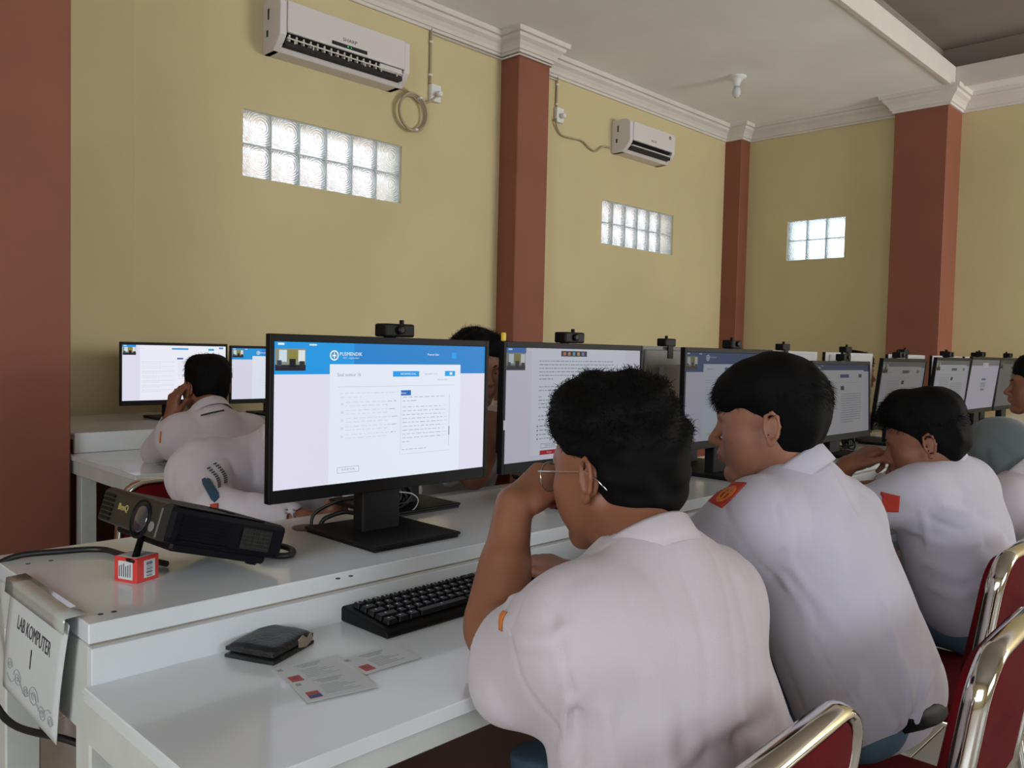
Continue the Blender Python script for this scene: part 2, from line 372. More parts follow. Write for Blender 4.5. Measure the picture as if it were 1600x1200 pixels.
# sockets, conduits and leads
def wp(px, py, off=0.0):
    d = W(px, py, 1)-Vector((0, 0, H)); k = (YW-off)/d.y; return Vector((0, 0, H))+d*k
for (sx, sy, top, lab) in ((677, 147, (672, 42), 'white wall socket with raised plug below a vertical conduit, beside the large air conditioner'),
                      (871, 181, (869, 119), 'small white wall socket close to the second brown pillar')):
    p = wp(sx, sy); q = wp(*top)
    r = thing('wall_socket', lab, 'socket', (p.x, YW, p.z))
    b = MB(); b.box(-0.045, -0.035, -0.06, 0.045, 0, 0.06, bev=0.008, seg=2); b.build('socket_plate', M_white, r)
    b = MB(); b.lathe([(0.02, 0), (0.022, 0.03), (0.015, 0.045)], n=14, M=Matrix.Translation((0.005, -0.035, -0.01)) @ Matrix.Rotation(PI/2, 4, 'X')); b.build('plug', M_white, r)
    b = MB(); b.tube([(q.x-p.x, -0.012, 0.06), (q.x-p.x, -0.012, q.z-p.z)], 0.009); b.build('conduit', M_beige, r)
    for t in (0.25, 0.75): b = MB(); b.box(q.x-p.x-0.014, -0.024, (q.z-p.z)*t, q.x-p.x+0.014, 0, (q.z-p.z)*t+0.014, bev=0.003); b.build('clip', M_white, r)
# coiled lead of the large unit
b = MB()
c = wp(643, 176, 0.03); pts = []
pts += catmull([wp(618, 133, 0.08), wp(632, 138, 0.04), wp(648, 152, 0.03), wp(655, 160, 0.025), wp(668, 160, 0.03), wp(680, 152, 0.04), wp(681, 147, 0.06)], 6)
b.tube(pts, 0.008, 7)
for k in range(3):
    rr = 0.115+0.006*k
    b.tube([(c.x+rr*0.92*math.cos(2*PI*i/28)*1.02, c.y-0.012*k, c.z+(rr+0.0*k)*math.sin(2*PI*i/28)) for i in range(28)], 0.008, 7, close=True)
cc = b.build('power_cable', M_beige); setp(cc, 'coiled beige power lead hanging below the large air conditioner', 'cable')
for a in (1.1, -1.4):
    b = MB(); b.box(c.x+0.118*math.cos(a)-0.012, c.y-0.04, c.z+0.118*math.sin(a)-0.007, c.x+0.118*math.cos(a)+0.012, c.y+0.012, c.z+0.118*math.sin(a)+0.007, bev=0.003)
    b.build('cable_tie', M_white, cc)
b = MB(); b.tube(catmull([wp(869, 185, 0.04), wp(870, 198, 0.02), wp(878, 211, 0.02), wp(898, 217, 0.02), wp(910, 220, 0.02), wp(921, 231, 0.02), wp(931, 236, 0.02), wp(942, 229, 0.02), wp(955, 231, 0.03)], 6), 0.008, 7)
setp(b.build('power_cable', M_beige), 'loose beige power lead running along the wall to the smaller air conditioner', 'cable')
# thin conduit under the cornice
b = MB()
b.tube([(wp(673, 42).x, YW-0.01, ZC-0.165), (P2X0-0.01, YW-0.01, ZC-0.165), (P2X0-0.012, P2Y-0.012, ZC-0.165), (P2X1+0.01, P2Y-0.012, ZC-0.165), (P2X1+0.012, YW-0.01, ZC-0.165), (wp(869, 119).x, YW-0.01, ZC-0.165)], 0.008, 6)
setp(b.build('cable_conduit', M_corn), 'thin cream conduit tucked under the cornice and round the second pillar', 'conduit')
# bulb
r = thing('ceiling_lamp', 'bare unlit bulb in a white holder on the ceiling', 'lamp', (6.45, 3.70, ZC))
b = MB(); b.lathe([(0.08, 0), (0.08, -0.012), (0.055, -0.022), (0.032, -0.05), (0.026, -0.085)], n=24); b.build('lamp_holder', M_white, r)
b = MB(); b.lathe([(0.02, -0.085), (0.030, -0.105), (0.037, -0.135), (0.032, -0.16), (0.016, -0.178), (0.002, -0.182)], n=24)
b.build('bulb', mat('frosted_bulb_glass', 'c4c6c4', 0.15), r)

# ================================================================== DESKS
ZT, ZH = 0.75, 0.83
dk = thing('computer_desk', 'long white two-level computer desk that carries the two rows of monitors', 'desk', (0.40, 1.18, 0))
L0, L1 = 0.0, 6.6
def part(b, nm, mt, par, **k): return b.build(nm, mt, par, **k)
b = MB(); b.box(L0, 0.0, ZH-0.028, L1, 0.445, ZH, bev=0.0015); part(b, 'upper_top', M_desk, dk)
b = MB(); b.box(L0+0.004, 0.003, ZH-0.031, L1, 0.44, ZH-0.028); part(b, 'shadow_gap', M_edge, dk)
b = MB(); b.box(L0, -0.012, ZT-0.02, L1, 0.006, ZH-0.031, bev=0.001); part(b, 'front_riser', M_desk, dk)
b = MB(); b.box(L0, 0.44, ZT-0.02, L1, 0.455, ZH-0.031, bev=0.001); part(b, 'rear_riser', M_desk, dk)
b = MB(); b.box(L0-0.01, -0.385, ZT-0.02, L1, -0.0119, ZT, bev=0.0015); part(b, 'worktop', M_desk, dk, label='lower front worktop')
b = MB(); b.box(L0-0.01, 0.4549, ZT-0.02, L1, 0.83, ZT, bev=0.0015); part(b, 'worktop', M_desk, dk, label='lower rear worktop')
b = MB(); b.box(L0-0.005, -0.38, ZT-0.08, L0+0.03, -0.0, ZT-0.021, bev=0.003); part(b, 'apron', M_deskp, dk)
b = MB(); b.box(L0-0.005, 0.46, ZT-0.08, L0+0.03, 0.82, ZT-0.021, bev=0.003); part(b, 'apron', M_deskp, dk)
b = MB(); b.box(L0, -0.375, ZT-0.055, L1, -0.35, ZT-0.021, bev=0.002); part(b, 'apron', M_deskp, dk)
b = MB(); b.box(L0+0.002, 0.0065, ZT-0.08, L0+0.02, 0.4385, ZH-0.0315, bev=0.002); part(b, 'end_panel', M_deskp, dk)
for xx in (0.0, 1.6, 3.2, 4.8, 6.5):
    for yy in (-0.36, -0.005, 0.39, 0.75):
        b = MB(); b.box(xx, yy, 0, xx+0.055, yy+0.055, ZT-0.0215 if yy != -0.36 or xx else ZT-0.08, bev=0.003); part(b, 'leg', M_deskp, dk)
b = MB(); b.box(0.06, 0.2, 0.10, 6.5, 0.22, 0.72); part(b, 'modesty_panel', mat('brown_board', '4b3027', 0.6), dk)
b = MB()
for px, py in ((44, 881), (80, 876), (157, 960), (178, 956), (528, 904), (548, 900)):
    d = W(px, py, 1)-Vector((0, 0, H)); p = d*((ZH-H)/d.z)
    b.lathe([(0.004, -0.0005), (0.004, 0.0006)], cx=p.x-0.40, cy=min(p.y-1.18, 0.43), n=8, M=Matrix.Translation((0, 0, ZH)))
part(b, 'screw_caps', M_ink, dk)
# wall desk
d2 = thing('computer_desk', 'white two-level desk along the left wall where the student faces two monitors', 'desk', (1.175, 2.93, 0))
L1 = 3.2
b = MB(); b.box(0, 0.72, ZH-0.025, L1, 1.62, ZH, bev=0.002); part(b, 'upper_top', M_desk, d2)
b = MB(); b.box(0, 0.70, ZT, L1, 0.72, ZH+0.003, bev=0.002); part(b, 'front_riser', M_desk, d2)
b = MB(); b.box(-0.03, 0, ZT-0.02, L1, 0.6995, ZT, bev=0.002); part(b, 'worktop', M_desk, d2)
b = MB(); b.box(-0.02, 0.02, ZT-0.075, 0.02, 0.69, ZT-0.021, bev=0.002); part(b, 'apron', M_deskp, d2)
b = MB(); b.box(0.0, 0.02, ZT-0.06, L1, 0.05, ZT-0.021, bev=0.002); part(b, 'apron', M_deskp, d2)
for xx in (0.0, 1.55, 3.1):
    for yy in (0.03, 0.62, 1.55):
        b = MB(); b.box(xx, yy, 0, xx+0.06, yy+0.06, ZT-0.0215 if yy < 1 else ZH-0.026, bev=0.003); part(b, 'leg', M_deskp, d2)

# ================================================================== MONITORS
MW, MH = 0.542, 0.308
def word_bars(R, u0, v0, u1, dv, n, col, rnd, hgt=0.006, last=0.6, gap=0.006):
    for i in range(n):
        v = v0+i*dv; end = u1 if i < n-1 else u0+(u1-u0)*last; u = u0
        while u < end-0.01:
            w = rnd.uniform(0.008, 0.03); w = min(w, end-u); R.append((u, v, u+w, v+hgt, col, 3)); u += w+gap
def page(style, seed):
    """rectangles of the web page: (u0, v0, u1, v1, colour, layer); v runs down"""
    rnd = random.Random(seed); R = []; T = []
    blue = '2484cf'; lblue = '1fa0ee'
    g = 'b4bccb' ; tx = 'a3abba'
    R.append((0, 0, 1, 1, 'e4e2f4', 0))
    if style in ('a', 'c', 'w2'):
        R.append((0, 0, 1, 0.22, blue if style != 'c' else '1c4f94', 1))
        R += [(0, 0.0, 0.33, 0.22, '1f9ae6', 2)] if style != 'c' else []
        R.append((0.225, 0.15, 0.86, 1.0, 'e9f0fc', 3)) if style != 'c' else R.append((0.19, 0.13, 0.99, 1, 'dfe8f8', 3))
    if style == 'b':
        R += [(0.17, 0.0, 0.87, 0.95, 'e8edfa', 1), (0, 0, 0.13, 0.045, '2a77cf', 2), (0.37, 0.02, 0.56, 0.07, '1a2036', 3)]
        for k, cl in enumerate(('d0803a', 'c79a3a', '6aa2cf', 'd7a24c', '8f86c8')): R.append((0.385+k*0.034, 0.03, 0.403+k*0.034, 0.06, cl, 4))
    if style in ('d', 'e'):
        R += [(0, 0, 1, 0.10, '2c4a86' if style == 'd' else '8d9099', 1), (0.12, 0.08, 0.9, 1, 'e6e8ef', 2)]
    if style == 'f':
        R += [(0, 0, 1, 0.12, '9a9aa2', 1), (0.4, 0.06, 0.6, 0.16, 'f0f0f4', 2), (0.44, 0.38, 0.58, 0.42, '6a84b8', 2), (0.42, 0.46, 0.6, 0.56, 'c2c6d2', 2), (0.45, 0.59, 0.58, 0.63, '8f97ac', 2)]
    if style == 'w1': R.append((0.16, 0.0, 1.0, 1, 'f0f1fb', 1))
    # webcam picture, upper left
    if style not in ('f',):
        a = 0.045 if style in ('a', 'b', 'c') else 0.03
        R += [(0.005, a, 0.125, a+0.15, '8a8f80', 4), (0.02, a+0.01, 0.05, a+0.09, 'cfe0ea', 5), (0.055, a+0.01, 0.095, a+0.08, '8d8446', 5), (0.095, a+0.01, 0.122, a+0.09, 'dfe6e4', 5),
              (0.005, a+0.11, 0.125, a+0.15, '23222e', 6), (0.06, a+0.07, 0.085, a+0.13, '15131b', 7), (0.012, a+0.08, 0.03, a+0.12, '3a3d52', 7), (0.1, a+0.085, 0.12, a+0.13, '2a2735', 7)]
        R += [(0.015, 0.008, 0.04, 0.022, 'e9f4fb', 6), (0.14, 0.012, 0.17, 0.022, 'e9f4fb', 4)]
    if style == 'a':
        T += [('PUSMENDIK', 0.315, 0.078, 0.030, 'f4fbff'), ('CBT - Application', 0.315, 0.105, 0.016, 'bfe0f5'), ('Peserta Ujian', 0.71, 0.072, 0.018, 'f4fbff'), ('Soal nomor 16', 0.308, 0.225, 0.028, '8e96a6'),
              ('INFORMASI SOAL', 0.585, 0.221, 0.016, 'f0faff'), ('Sisa waktu 71:25', 0.70, 0.222, 0.016, 'a8b0bd'), ('DAFTAR SOAL', 0.762, 0.268, 0.013, 'a8b0bd'), ('Bacaan', 0.562, 0.366, 0.016, 'e8f2ff'), ('TUTUP SOAL', 0.31, 0.905, 0.017, '8b93a2')]
        R += [(0.81, 0.055, 0.835, 0.10, lblue, 4), (0.51, 0.20, 0.64, 0.242, lblue, 4), (0.775, 0.20, 0.83, 0.24, lblue, 4), (0.80, 0.21, 0.815, 0.23, 'e8f6ff', 5), (0.26, 0.31, 0.83, 0.313, 'c3cad8', 4),
              (0.55, 0.345, 0.60, 0.385, '2f6cb8', 5), (0.80, 0.385, 0.803, 0.80, 'd0d6e2', 4), (0.55, 0.35, 0.552, 0.83, 'd5dae6', 4), (0.799, 0.64, 0.805, 0.71, '98a1b3', 5), (0.55, 0.83, 0.81, 0.833, 'd0d6e2', 4)]
        word_bars(R, 0.27, 0.355, 0.54, 0.028, 2, tx, rnd, last=0.4)
        for k in range(5):
            v = 0.42+k*0.058; word_bars(R, 0.295, v, 0.535, 0.026, 2, tx, rnd, last=0.8)
            R += [(0.276, v+0.008, 0.285, v+0.022, 'b9c1ce', 4), (0.278, v+0.0105, 0.283, v+0.0195, 'eef3fc', 5)]
        word_bars(R, 0.56, 0.395, 0.79, 0.028, 2, tx, rnd, last=0.3)
        word_bars(R, 0.56, 0.47, 0.79, 0.0295, 10, 'a9afbc', rnd, last=0.2)
        word_bars(R, 0.56, 0.795, 0.78, 0.03, 1, tx, rnd)
        for (a_, c_, d_, e_) in ((0.262, 0.885, 0.358, 0.887), (0.262, 0.925, 0.358, 0.927), (0.262, 0.885, 0.2632, 0.927), (0.3568, 0.885, 0.358, 0.927)): R.append((a_, c_, d_, e_, '6a7284', 5))
    if style == 'b':
        word_bars(R, 0.22, 0.11, 0.78, 0.032, 6, tx, rnd, last=0.2, hgt=0.009); word_bars(R, 0.22, 0.34, 0.78, 0.032, 2, tx, rnd, hgt=0.009)
        word_bars(R, 0.22, 0.43, 0.27, 0.03, 1, tx, rnd); word_bars(R, 0.22, 0.46, 0.78, 0.032, 3, tx, rnd, last=0.5, hgt=0.009); word_bars(R, 0.22, 0.6, 0.78, 0.034, 2, tx, rnd, hgt=0.009)
        for k in range(4): word_bars(R, 0.23, 0.69+0.038*k, 0.7, 0.03, 1, tx, rnd, hgt=0.009); R.append((0.212, 0.69+0.038*k, 0.219, 0.702+0.038*k, '3c4458', 4))
        T += [('TUTUP SOAL', 0.305, 0.745+0.13, 0.02, '5c6478'), ('Keluar', 0.30, 0.935, 0.02, 'f5c6cc')]
        for (a_, c_, d_, e_) in ((0.24, 0.855, 0.37, 0.858), (0.24, 0.892, 0.37, 0.895), (0.24, 0.855, 0.2415, 0.895), (0.3685, 0.855, 0.37, 0.895)): R.append((a_, c_, d_, e_, '59617a', 5))
        R.append((0.235, 0.915, 0.36, 0.955, 'c01f35', 5))
    if style == 'c':
        T += [('PUSMENDIK', 0.29, 0.055, 0.022, 'cfdcf2'), ('Peserta', 0.73, 0.05, 0.018, 'b9cbe6'), ('Soal nomor', 0.26, 0.185, 0.026, '9aa3b8'), ('TUTUP SOAL', 0.27, 0.93, 0.02, '8b93a2')]
        R += [(0.43, 0.17, 0.60, 0.21, '2452a0', 4), (0.22, 0.27, 0.95, 0.273, 'b9c2d4', 4), (0.7, 0.17, 0.76, 0.2, '2452a0', 4)]
        word_bars(R, 0.22, 0.31, 0.55, 0.028, 2, tx, rnd); word_bars(R, 0.22, 0.39, 0.55, 0.028, 8, tx, rnd); word_bars(R, 0.6, 0.31, 0.93, 0.028, 12, tx, rnd)
    if style in ('d', 'e'):
        R += [(0.46, 0.14, 0.62, 0.19, '2c55a4' if style == 'd' else '6a6f80', 4), (0.80, 0.14, 0.86, 0.19, '2c4a86' if style == 'd' else '8a8f9c', 4), (0.47, 0.31, 0.53, 0.37, '26324f', 4), (0.15, 0.26, 0.88, 0.264, 'b9c2d4', 4)]
        word_bars(R, 0.15, 0.17, 0.3, 0.03, 1, tx, rnd, hgt=0.01); word_bars(R, 0.15, 0.31, 0.42, 0.032, 12, tx, rnd, hgt=0.01); word_bars(R, 0.48, 0.42, 0.85, 0.034, 13, '9ba2b2', rnd, hgt=0.012)
    if style == 'w1':
        R += [(0.46, 0.045, 0.62, 0.075, '3a9bd8', 4), (0.82, 0.05, 0.88, 0.085, '3a9bd8', 4), (0.93, 0.02, 0.975, 0.05, '2f7ac0', 4), (0.51, 0.225, 0.57, 0.255, '3f67a0', 4), (0, 0, 0.125, 0.04, '1f9ae6', 4)]
        word_bars(R, 0.17, 0.06, 0.24, 0.03, 1, 'ccd3de', rnd); 
        for k in range(7): word_bars(R, 0.18, 0.3+0.085*k, 0.48, 0.03, 2, 'cdd4df', rnd)
        word_bars(R, 0.52, 0.3, 0.85, 0.034, 10, 'd2d8e2', rnd)
    if style == 'w2':
        T += [('PUSMENDIK', 0.33, 0.085, 0.026, 'f4fbff')]
        word_bars(R, 0.3, 0.25, 0.5, 0.03, 1, 'c2cad6', rnd); R.append((0.62, 0.23, 0.72, 0.27, lblue, 4)); word_bars(R, 0.3, 0.42, 0.52, 0.032, 12, 'c7ced9', rnd); word_bars(R, 0.55, 0.42, 0.8, 0.032, 12, 'c7ced9', rnd)
    return R, T
def monitor(cx, y, face, label, style, bright, dim=1.0, zt=H+0.019, group=None, tint=None, back=M_blk2, seed=1, dcam=True, tilt=-0.02, cable=True):
    """face = 0 looks towards -y (to the camera's side), pi looks towards +y"""
    r = thing('monitor', label, 'monitor', (cx, y, ZH), face, group)
    z1 = zt-ZH; z0 = z1-MH; w = MW/2
    T = Matrix.Translation((0, 0, (z0+z1)/2)) @ Matrix.Rotation(tilt, 4, 'X') @ Matrix.Translation((0, 0, -(z0+z1)/2))
    bz = (0.009, 0.009, 0.014, 0.024)
    b = MB()
    b.box(-w, -0.006, z0, -w+bz[0], 0.008, z1, bev=0.001, M=T); b.box(w-bz[1], -0.006, z0, w, 0.008, z1, bev=0.001, M=T)
    b.box(-w+bz[0], -0.006, z1-bz[2], w-bz[1], 0.008, z1, bev=0.001, M=T); b.box(-w+bz[0], -0.006, z0, w-bz[1], 0.008, z0+bz[3], bev=0.001, M=T)
    b.build('bezel', M_blk, r)
    b = MB(); b.box(-w+0.0005, 0.0078, z0+0.0005, w-0.0005, 0.0105, z1-0.0005, M=T); b.box(-w+0.035, 0.010, z0+0.012, w-0.035, 0.022, z1-0.010, bev=0.004, M=T); b.box(-0.17, 0.022, z0+0.04, 0.17, 0.042, z1-0.06, bev=0.008, M=T)
    b.build('housing', back, r)
    # screen and page on it
    sx0, sx1, sz0, sz1 = -w+bz[0], w-bz[1], z0+bz[3], z1-bz[2]
    if style:
        R, TX = page(style, seed); cols = {}; b = MB(); mats = []
        def mi(c):
            if c not in cols: cols[c] = len(mats); mats.append(emis(c, bright))
            return cols[c]
        b.box(sx0, -0.002, sz0, sx1, 0.0078, sz1, M=T, mi=mi(R[0][4])); scr = b.build('screen', mats, r)
        b = MB(); cols = {}; mats2 = []; mats = mats2
        def quadr(u0, v0, u1, v1, c, l):
            y_ = -0.0022-0.00012*l
            P = [T @ Vector((sx0+(sx1-sx0)*u, y_, sz1-(sz1-sz0)*v)) for u, v in ((u0, v0), (u1, v0), (u1, v1), (u0, v1))]
            if c not in cols: cols[c] = len(mats2); mats2.append(emis(c, bright))
            b.quad(P, cols[c])
        for q in R[1:]: quadr(*q)
        if style in ('a', 'c', 'w2'):
            # round crest left of the heading
            cu, cv = (0.243, 0.088) if style == 'a' else (0.235, 0.06) if style == 'c' else (0.29, 0.085)
            for rad, c, l in ((0.019, 'eef8ff', 5), (0.014, '3b93d2', 6)):
                y_ = -0.0022-0.00012*l; rr = rad*(sx1-sx0); ctr = T @ Vector((sx0+(sx1-sx0)*cu, y_, sz1-(sz1-sz0)*cv))
                if c not in cols: cols[c] = len(mats2); mats2.append(emis(c, bright))
                f = b.bm.faces.new([b.bm.verts.new(ctr+Vector((rr*math.cos(2*PI*k/20), 0, rr*math.sin(2*PI*k/20)))) for k in range(20)]); f.material_index = cols[c]
            quadr(cu-0.002, cv-0.022, cu+0.002, cv+0.022, 'eef8ff', 7); quadr(cu-0.009, cv-0.004, cu+0.009, cv+0.006, 'eef8ff', 7)
        b.build('page_graphics', mats2, scr)
        for s_, u, v, sz, c in TX:
            P = T @ Vector((sx0+(sx1-sx0)*u, -0.0034, sz1-(sz1-sz0)*v))
            add_text('page_text', s_, sz*(sz1-sz0)*1.2, Matrix.Translation(P) @ T.to_3x3().to_4x4() @ Matrix.Rotation(PI/2, 4, 'X'), emis(c, bright), scr, depth=0.00003)
            if u < 0.5 and s_.startswith(('PUS', 'CBT')): pass
    else:
        b = MB(); b.box(sx0, -0.002, sz0, sx1, 0.0078, sz1, M=T); b.build('screen', emis('d8dcec', 0.35), r)
    b = MB(); b.box(-0.047, 0.020, 0.006, 0.047, 0.055, z0+0.14, bev=0.003); b.box(-0.03, 0.04, z0+0.03, 0.03, 0.056, z0+0.12, bev=0.003); b.build('stand_neck', M_blk2, r)
    b = MB(); b.box(-0.105, -0.10, 0.0, 0.105, 0.135, 0.006, bev=0.0015); b.box(-0.108, -0.104, 0.006, 0.108, 0.138, 0.012, bev=0.002); b.build('stand_base', M_blk2, r)
    return r
Q = H+0.019
def webcam(x, y, face, label, z=Q, group=None, wide=0.062):
    r = thing('webcam', label, 'webcam', (x, y, z), face, group)
    h = 0.028
    b = MB(); b.box(-wide/2, -0.008, 0.001, wide/2, 0.03, h, bev=0.004, seg=2); b.build('camera_body', M_blk, r)
    b = MB(); b.lathe([(0.009, 0), (0.009, 0.003), (0.005, 0.004)], n=16, M=Matrix.Translation((0, -0.0105, h*0.55)) @ Matrix.Rotation(PI/2, 4, 'X')); b.build('lens', M_key, r)
    b = MB(); b.box(wide/2-0.012, 0.02, h-0.002, wide/2-0.006, 0.03, h+0.009, bev=0.001); b.build('privacy_tab', M_blk, r)
    b = MB(); b.box(-0.015, 0.024, -0.04, 0.015, 0.03, 0.005, bev=0.001); b.build('clip', M_blk, r)
    return r
front = [(1.030, 'a', 1.0, 'nearest monitor, bright blue and white exam page, left of the student with glasses', 0.0),
         (1.620, 'b', 0.50, 'monitor beyond the head of the student with glasses, its text page with a red button', 0),  # screens past the first are set dimmer to imitate dimming at a slant view
         (2.372, 'c', 0.26, 'monitor with dark blue page header between the curly-haired and the fringed student', 0),
         (3.235, 'd', 0.21, 'monitor with narrow blue header just right of the fringed student\'s head', -0.04),
         (3.86, 'e', 0.16, 'dim tilted monitor just beyond the hand held to the face', 0.11),
         (4.54, 'e', 0.25, 'monitor behind the top of the short-haired student\'s head', 0.10),
         (5.09, 'f', 0.30, 'nearly blank pale login monitor, second last of the row facing us', 0.12),
         (5.64, 'e', 0.09, 'dimmest monitor, last of the row facing us', 0.10)]
zoff = {3.235: -0.034, 3.86: -0.018, 4.54: -0.008}
mons = []
for i, (cx, st, br, lab, tl) in enumerate(front):
    mo = monitor(cx, 1.35, 0, lab, st, br, group='monitors facing the near students', seed=i+3, tilt=tl, zt=Q+zoff.get(cx, 0)); mons.append(mo)
labsw = ['black webcam clipped on top of the nearest monitor', 'black webcam with a white glint on the monitor beyond the student with glasses', 'black webcam on the monitor with the dark blue header',
         'small black webcam on the monitor right of the fringed student', 'small black webcam on the dim tilted monitor', 'small black webcam on the monitor behind the short-haired head', 'small black webcam on the nearly blank login monitor', 'small black webcam on the last and dimmest monitor']
for (cx, *_), lb, dx in zip(front, labsw, (0.02, -0.02, 0.03, 0.03, 0.0, 0, 0, 0)):
    webcam(cx+dx, 1.352, 0, lb, group='webcams on the near monitors', z=Q+zoff.get(cx, 0), wide=0.075 if cx < 1.7 else 0.062)
backs = [(1.243, M_greyb), (1.88, M_greyb), (2.50, M_greyb), (3.30, M_litb), (3.93, M_litb), (4.68, M_litb), (5.35, M_litb), (5.95, M_litb)]
labsb = ['back of a grey monitor, mostly hidden behind the nearest monitor', 'back of a grey monitor, its top edge showing above the monitor with the red button', 'plain grey monitor back in the gap left of the dark blue page',
         'pale-lit monitor back showing above the monitor right of the fringed student', 'pale-lit monitor back left of the dim tilted monitor', 'pale-lit monitor back just left of the big brown pillar base', 'pale monitor back rising behind the short-haired student\'s monitor', 'pale-lit monitor back at the far right end']
for (cx, mt), lb in zip(backs, labsb): monitor(cx, 1.62, PI, lb, None, 0.4, back=mt, group='monitors turned away from us', zt=Q+0.003)
for (cx, mt), lb in list(zip(backs, labsb))[2:]:
    webcam(cx-0.10 if cx < 3 else cx-0.05, 1.622, PI, 'black webcam topping the '+lb.replace('monitor back','screen back').replace('back of a grey monitor','grey screen').split(' showing')[0].replace(', its top edge','').replace(' in the gap',''), z=Q+0.003, group='webcams on the far monitors')
monitor(1.806, 4.12, 0, 'wide white exam page monitor at the left end of the wall desk', 'w1', 1.0, zt=H-0.005, group='monitors on the wall desk', seed=21, tilt=0)
monitor(2.365, 4.12, 0, 'wall desk monitor with a blue header, half hidden by the nearest monitor', 'w2', 0.9, zt=H-0.012, group='monitors on the wall desk', seed=22, tilt=0)
# little yellow tag on the second monitor
b = MB(); b.box(1.354, 1.352, Q, 1.364, 1.362, Q+0.02, bev=0.002); setp(b.build('tag', M_yel), 'tiny yellow tag on the left top corner of the second monitor', 'tag')
b = MB(); b.box(1.351, 1.3425, 1.03, 1.357, 1.3435, 1.052); setp(b.build('sticker', M_paper), 'small white sticker on the left bezel of the second monitor', 'sticker')

# cables on the upper desk
def cable(pts, label, r=0.0035, mt=M_cable, n=6, seg=8):
    b = MB(); b.tube(catmull(pts, seg), r, n); return setp(b.build('cable', mt), label, 'cable')
g = Vector((0.955, 1.515, ZH))
b = MB(); b.lathe([(0.03, 0.0), (0.03, 0.003), (0.022, 0.004), (0.0, 0.004)], cx=g.x-0.01, cy=g.y, n=20, M=Matrix.Translation((0, 0, ZH)))
setp(b.build('cable_grommet', M_grom), 'round brown cable grommet left of the nearest monitor stand', 'grommet')
cable([g+Vector((0.0, 0, 0.004)), g+Vector((0.01, 0, 0.03)), g+Vector((0.045, -0.03, 0.055)), Vector((1.02, 1.43, 0.90)), Vector((1.03, 1.405, 0.92))], 'black cable rising from the grommet to the nearest monitor, upper of two', 0.004)
cable([g+Vector((0.02, -0.005, 0.004)), g+Vector((0.03, -0.01, 0.018)), g+Vector((0.06, -0.03, 0.03)), Vector((1.03, 1.44, 0.865)), Vector((1.05, 1.41, 0.9))], 'black cable rising from the grommet to the nearest monitor, lower of two', 0.005)
rnd = random.Random(5)
def bundle(cx, cy, nm, n=7, s=1.0, lab=''):
    b = MB()
    for k in range(n):
        c = Vector((cx+rnd.uniform(-.03, .03)*s, cy+rnd.uniform(-.03, .03)*s, ZH+0.03*s+rnd.uniform(0, 0.02)*s)); pts = []
        a = rnd.uniform(0, PI)
        for i in range(16):
            t = 2*PI*i/16; rr = (0.045+rnd.uniform(-.004, .004))*s
            pts.append((c.x+rr*math.cos(t)*math.cos(a), c.y+rr*math.cos(t)*math.sin(a)*0.6, max(ZH+0.004, c.z+0.5*rr*math.sin(t))))
        b.tube(pts, 0.0035, 5, close=True)
    o = b.build(nm, M_cable); return setp(o, lab, 'cable', kind=None)
bundle(1.17, 1.53, 'cable_bundle', 9, 1.0, 'tangled bundle of black cables between the two nearest monitor stands')
cable([(1.17, 1.50, 0.885), (1.20, 1.485, 0.88), (1.215, 1.48, 0.865), (1.21, 1.485, 0.845), (1.19, 1.49, 0.836)], 'white cable loop hanging out of the black cable tangle', 0.0015, M_white)
bundle(2.55, 1.44, 'cable_bundle', 6, 0.8, 'black cables beside the stand of the monitor with the dark blue header')
bundle(3.4, 1.40, 'cable_bundle', 8, 0.9, 'tangle of black cables right of the fringed student\'s collar')

